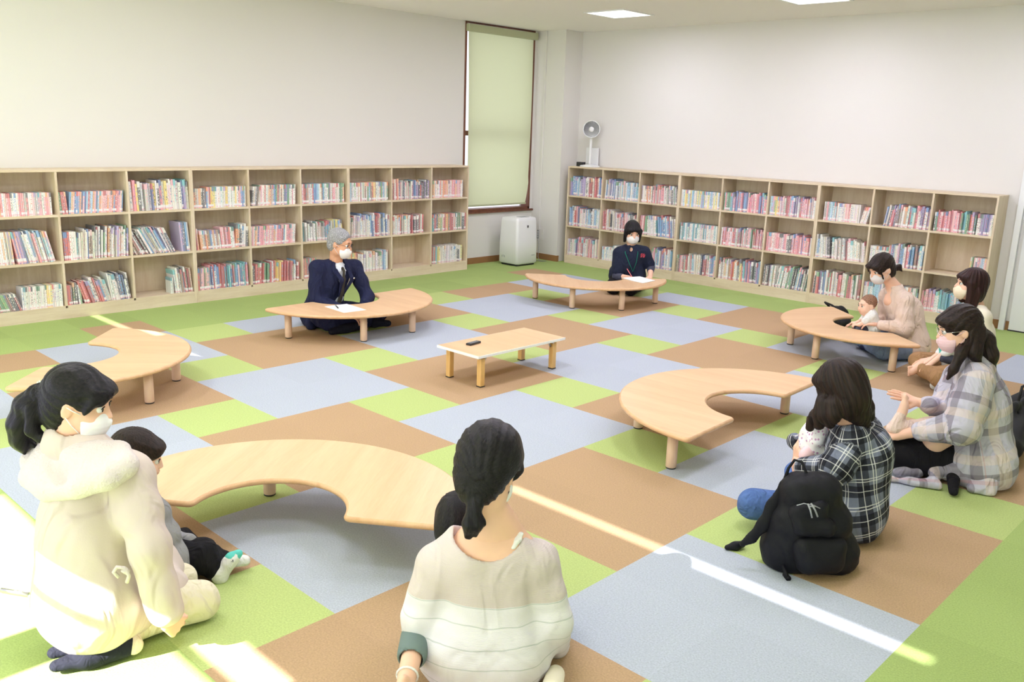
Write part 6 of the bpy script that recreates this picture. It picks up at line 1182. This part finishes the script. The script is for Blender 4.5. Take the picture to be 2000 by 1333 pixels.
    b = MB(); b.lathe([(.009, 0), (.009, .004), (.004, .006)], 14, 0, Matrix.Translation(Vector(a + yv * .148 - r_ * .068 + V3((0, 0, -.095)))) @ Matrix.Rotation(PI / 2, 4, 'Y')); b.build('lapel_pin', M['silver'], p)
    t = Sdf(.03); t.cap(pv - r_ * .08, pv + r_ * .08, .12, .12); kR = V3((-1.0692, 0.4794, 0.0614)); kR[2] = .09; kR = V3((-1.13, .48, .10)); t.cap(pv + r_ * .10, kR, .10, .075); t.cap(kR, (-1.12, .78, .06), .066, .046); kL = V3((-1.16, 1.02, .10)); t.cap(pv - r_ * .10, kL, .10, .075); t.cap(kL, (-1.02, .74, .055), .066, .046); t.cut_plane((0, 0, .005), (0, 0, -1)); t.disp = folds(.003, 32, 115); cloth(t, 'suit_trousers', M['navy'], p, .008)
    for a0, a1 in (((-1.10, .78, .06), (-0.9730, 0.9790, 0.0450)), ((-1.03, .72, .05), (-1.0630, 0.4640, 0.0300))): k = Sdf(.02); k.cap(a0, lerp(a0, a1, .5), .036, .038); k.cap(lerp(a0, a1, .5), a1, .038, .028); k.cut_plane((0, 0, .004), (0, 0, -1)); cloth(k, 'sock', M['sock_black'], p, .007)
def wrinkle(m, sc=11.0, dist=.012, st=.55):
    nt = m.node_tree; b = nt.nodes['Principled BSDF']; tc = nt.nodes.new('ShaderNodeTexCoord'); mp = nt.nodes.new('ShaderNodeMapping'); mp.inputs['Scale'].default_value = (1, 1, .55); nt.links.new(tc.outputs['Object'], mp.inputs[0])
    n = nt.nodes.new('ShaderNodeTexNoise'); n.inputs['Scale'].default_value = sc; n.inputs['Detail'].default_value = 2; n.inputs['Distortion'].default_value = 1.6; nt.links.new(mp.outputs[0], n.inputs['Vector'])
    r = nt.nodes.new('ShaderNodeValToRGB'); ramp_set(r.color_ramp, [(.36, (0, 0, 0)), (.64, (1, 1, 1))]); r.color_ramp.interpolation = 'EASE'; nt.links.new(n.outputs['Fac'], r.inputs[0])
    bp = nt.nodes.new('ShaderNodeBump'); bp.inputs['Strength'].default_value = st; bp.inputs['Distance'].default_value = dist; nt.links.new(r.outputs[0], bp.inputs['Height'])
    if b.inputs['Normal'].is_linked: nt.links.new(b.inputs['Normal'].links[0].from_socket, bp.inputs['Normal'])
    nt.links.new(bp.outputs[0], b.inputs['Normal'])
for _n, _s, _d in (('coat', 5.5, .021), ('plaid_black', 12, .014), ('plaid_grey', 10, .020), ('navy', 12, .014), ('navy_polo', 13, .012), ('knit_pink', 11, .012), ('jeans', 16, .010), ('jeans_pale', 16, .010), ('black_cloth', 14, .010), ('brown_cloth', 13, .012), ('trouser_cream', 13, .012), ('sweat_grey', 18, .010), ('white_cloth', 20, .006), ('sock_black', 16, .006)): wrinkle(M[_n], _s, _d)
M['baby_hair'] = hair_mat('baby_hair', srgb(120, 88, 70), srgb(176, 134, 110), .6)
def floral():
    m = mat('floral_cotton', srgb(236, 234, 238), .85); nt = m.node_tree; b = nt.nodes['Principled BSDF']; tc = nt.nodes.new('ShaderNodeTexCoord'); v = nt.nodes.new('ShaderNodeTexVoronoi'); v.inputs['Scale'].default_value = 55; nt.links.new(tc.outputs['Object'], v.inputs['Vector'])
    r = nt.nodes.new('ShaderNodeValToRGB'); ramp_set(r.color_ramp, [(.25, srgb(196, 150, 190)), (.34, srgb(238, 236, 240))]); nt.links.new(v.outputs['Distance'], r.inputs[0]); nt.links.new(r.outputs[0], b.inputs['Base Color']); return m
M['floral'] = floral()
import time as _t
_only = os.environ.get('WHO')
for _f in (person_A, person_B, person_C, person_D, person_E, person_F, person_G, person_I, person_J):
    if _only and _f.__name__[-1] not in _only: continue
    _t0 = _t.time(); _f(); print(_f.__name__, round(_t.time() - _t0, 1))
# ------------------------------------------------------------------ bags, notebook
M['bag'] = mat('black_nylon', (.006, .006, .009), .6, bump=.5, bscale=40, spec=.25); M['bag2'] = mat('black_cotton_bag', (.006, .006, .008), .8, bump=.3, bscale=30)
def thing_at(name, base, label, cat, group=None):
    e = empty(name, (base[0], base[1], 0), 0, label, cat, group); WB[e.name] = (base[0], base[1], 0.0); return e
def backpack():
    e = thing_at('backpack', (3.53, -.38), 'black backpack standing on the carpet behind the plaid-shirted woman', 'backpack')
    ax = yawv(-46.5); c = Sdf(.05)                      # ax points out of the pocket side
    c.cap((3.4448, -0.4333, 0.0434), (3.5663, -0.3180, 0.0495), .100, .100); c.cap((3.4497, -0.4562, 0.2003), (3.5494, -0.3478, 0.2122), .098, .100); c.cap((3.4625, -0.4441, 0.3232), (3.5287, -0.3812, 0.3331), .080, .080); c.cap((3.4266, -0.4782, 0.1090), (3.5871, -0.2982, 0.0735), .075, .085)
    f1, f2 = folds(.005, 20, 201), folds(.0022, 50, 203); c.disp = lambda P: f1(P) + f2(P); c.cut_plane((3, 0, .004), (0, 0, -1)); c.cut_plane((3.44, -.30, .2), -ax, .02); bd = cloth(c, 'main_compartment', M['bag'], e, .006)
    c = Sdf(.04); c.cap((3.5511, -0.4772, 0.0769), (3.6134, -0.4043, 0.0752), .055, .055); c.cap((3.5340, -0.5003, 0.1340), (3.6205, -0.4044, 0.1381), .045, .045); c.disp = folds(.004, 30, 205); c.cut_plane((3, 0, .006), (0, 0, -1)); cloth(c, 'lower_pocket', M['bag'], e, .005)
    c = Sdf(.03); c.cap((3.4987, -0.5062, 0.2770), (3.5570, -0.4537, 0.2916), .040, .040); c.cap((3.5176, -0.5090, 0.2189), (3.5841, -0.4389, 0.2200), .040, .042); c.disp = folds(.004, 34, 207); cloth(c, 'front_pocket', M['bag'], e, .005)
    b = MB(); b.tube([(3.4082, -0.4680, 0.3634), (3.4112, -0.4515, 0.4191), (3.4263, -0.4371, 0.4548), (3.4520, -0.4264, 0.4509), (3.4715, -0.4218, 0.4141), (3.4830, -0.4247, 0.3835)], [.010, .006, .006, .006, .006, .010], 8); b.build('grab_handle', M['bag'], e)
    s_ = Sdf(.015); s_.chain([(3.4140, -0.4763, 0.3499), (3.3954, -0.5078, 0.2645), (3.3759, -0.5401, 0.1898)], [.026, .030, .030], sq=.4, ax=ax); s_.chain([(3.3759, -0.5401, 0.1898), (3.3443, -0.5701, 0.1276), (3.3212, -0.5989, 0.1062)], [.028, .022, .014], sq=.5, ax=ax); s_.chain([(3.2420, -0.4440, 0.0200), (3.2250, -0.4730, 0.0140), (3.2040, -0.5040, 0.0120)], [.014, .018, .013]); s_.disp = folds(.002, 50, 209); cloth(s_, 'shoulder_strap', M['bag'], e, .005)
    b = MB(); b.tube([(3.4643, -0.5251, 0.0491), (3.4940, -0.5520, 0.0300), (3.5080, -0.5570, 0.0060)], .007, 8); b.tube([(3.4850, -0.5360, 0.0120), (3.5130, -0.5560, 0.0080)], .011, 8); b.build('adjuster_strap', M['bag'], e)
    b = MB(); b.tube([(3.5090, -0.5544, 0.3211), (3.5301, -0.5398, 0.3323), (3.5579, -0.5080, 0.3235), (3.5774, -0.4729, 0.3022)], .0022, 6); z_ = b.build('zip', M['grey_plastic'], e)
    b = MB(); b.tube([(3.5443, -0.5346, 0.3334), (3.5554, -0.5296, 0.3078), (3.5622, -0.5232, 0.2781)], .0035, 6); b.tube([(3.5528, -0.5266, 0.3359), (3.5673, -0.5156, 0.3097), (3.5759, -0.5046, 0.2814)], .0035, 6); b.tube([(3.5472, -0.5291, 0.3220), (3.5644, -0.5128, 0.3228)], .003, 6); b.build('zip_pull', M['grey_plastic'], z_)
backpack()
def tote():
    e = thing_at('tote_bag', (3.74, 1.90), 'black tote bag on the carpet beside the pale plaid overshirt', 'bag'); c = Sdf(.03)
    c.cap((3.6740, 1.6630, 0.0500), (3.6990, 1.8160, 0.0500), .05, .05); c.cap((3.6740, 1.6630, 0.0500), add((3.6500, 1.8360, -0.0000), (0, 0, .26)), .05, .022); c.cap((3.6990, 1.8160, 0.0500), add((3.6460, 2.2040, 0.0000), (0, 0, .24)), .05, .022); c.cap(add((3.6500, 1.8360, -0.0000), (0, 0, .26)), add((3.6460, 2.2040, 0.0000), (0, 0, .24)), .022, .022); c.cap((3.7240, 1.5660, 0.1000), add((3.6630, 1.9800, 0.0000), (0, 0, .20)), .07, .05)
    c.disp = folds(.006, 22, 221); c.cut_plane((0, 0, .003), (0, 0, -1)); cloth(c, 'body', M['bag2'], e, .007)
    b = MB(); a = V3(add((3.6500, 1.8360, -0.0000), (0, 0, .26))); d = V3(add((3.6460, 2.2040, 0.0000), (0, 0, .24))); b.tube([lerp(a, d, .2), lerp(a, d, .3) + V3((0, 0, .10)), lerp(a, d, .6) + V3((0, 0, .10)), lerp(a, d, .75)], .008, 8); b.build('handle', M['bag2'], e)
    e = thing_at('jacket', (3.62, 2.25), 'dark jacket bundled on the carpet behind the black tote bag', 'jacket'); c = Sdf(.03)
    c.cap((3.55, 2.20, .08), (3.68, 2.32, .07), .08, .07); c.cap((3.56, 2.22, .14), (3.64, 2.28, .24), .07, .05); c.cap((3.62, 2.26, .20), (3.72, 2.36, .20), .03, .025); c.disp = folds(.012, 24, 223); c.cut_plane((0, 0, .003), (0, 0, -1)); cloth(c, 'folds', M['bag2'], e, .008)
tote()
def floor_bag():
    e = thing_at('shoulder_bag', (1.42, 4.42), 'slumped black shoulder bag on the floor behind the curved table of the mother', 'bag'); c = Sdf(.03)
    c.cap((1.36, 4.44, .06), (1.56, 4.36, .05), .07, .06); c.cap((1.40, 4.44, .10), (1.52, 4.38, .14), .06, .05); c.cap((1.34, 4.46, .03), (1.12, 4.62, .02), .022, .018); c.disp = folds(.012, 24, 231); c.cut_plane((0, 0, .003), (0, 0, -1)); cloth(c, 'body', M['bag2'], e, .008)
    b = MB(); b.tube([(1.40, 4.42, .14), (1.36, 4.36, .20), (1.44, 4.33, .19), (1.52, 4.36, .14)], .010, 8); b.build('strap', M['bag2'], e); c = Sdf(.01); c.cap((1.40, 4.34, .11), (1.45, 4.32, .11), .022, .02, .5, (0, 1, 0)); cloth(c, 'tissue', M['white_cloth'], e, .006)
    e = thing_at('baby_carrier', (2.02, 3.95), 'black baby carrier lying in the hollow of the curved table', 'baby carrier'); c = Sdf(.03)
    c.cap((1.93, 3.78, .05), (2.03, 3.72, .06), .06, .06); c.cap((1.90, 3.86, .04), (2.0, 3.95, .05), .05, .05); c.disp = folds(.010, 26, 233); c.cut_plane((0, 0, .003), (0, 0, -1)); cloth(c, 'padding', M['bag2'], e, .008)
    b = MB(); b.tube([(1.92, 3.76, .11), (1.98, 3.70, .13), (2.06, 3.70, .10)], .010, 8); b.build('strap', M['grey_plastic'], e)
floor_bag()
b = MB()
pg = [(-.515, 3.667), (-.345, 3.62), (-.33, 3.86), (-.462, 3.90)]; v, f = slab(pg, .2355, .2420); b.add(v, f, 0)
pg2 = [(-.345, 3.62), (-.20, 3.60), (-.215, 3.83), (-.33, 3.86)]; v, f = slab(pg2, .2355, .2400); b.add(v, f, 0); o = b.build('notebook', M['paper']); tag(o, 'open white notebook under the hands of the woman in navy', 'notebook')
b = MB(); v, f = slab([(q[0] * 1.0 + (.004 if q[0] > -.4 else -.004), q[1] + (.004 if q[1] > 3.75 else -.004)) for q in pg], .2351, .2356); b.add(v, f, 0); v, f = slab([(q[0] + (.004 if q[0] > -.25 else 0), q[1] + (.004 if q[1] > 3.75 else -.004)) for q in pg2], .2351, .2356); b.add(v, f, 0); b.build('cover', M['brown_cloth'], o)
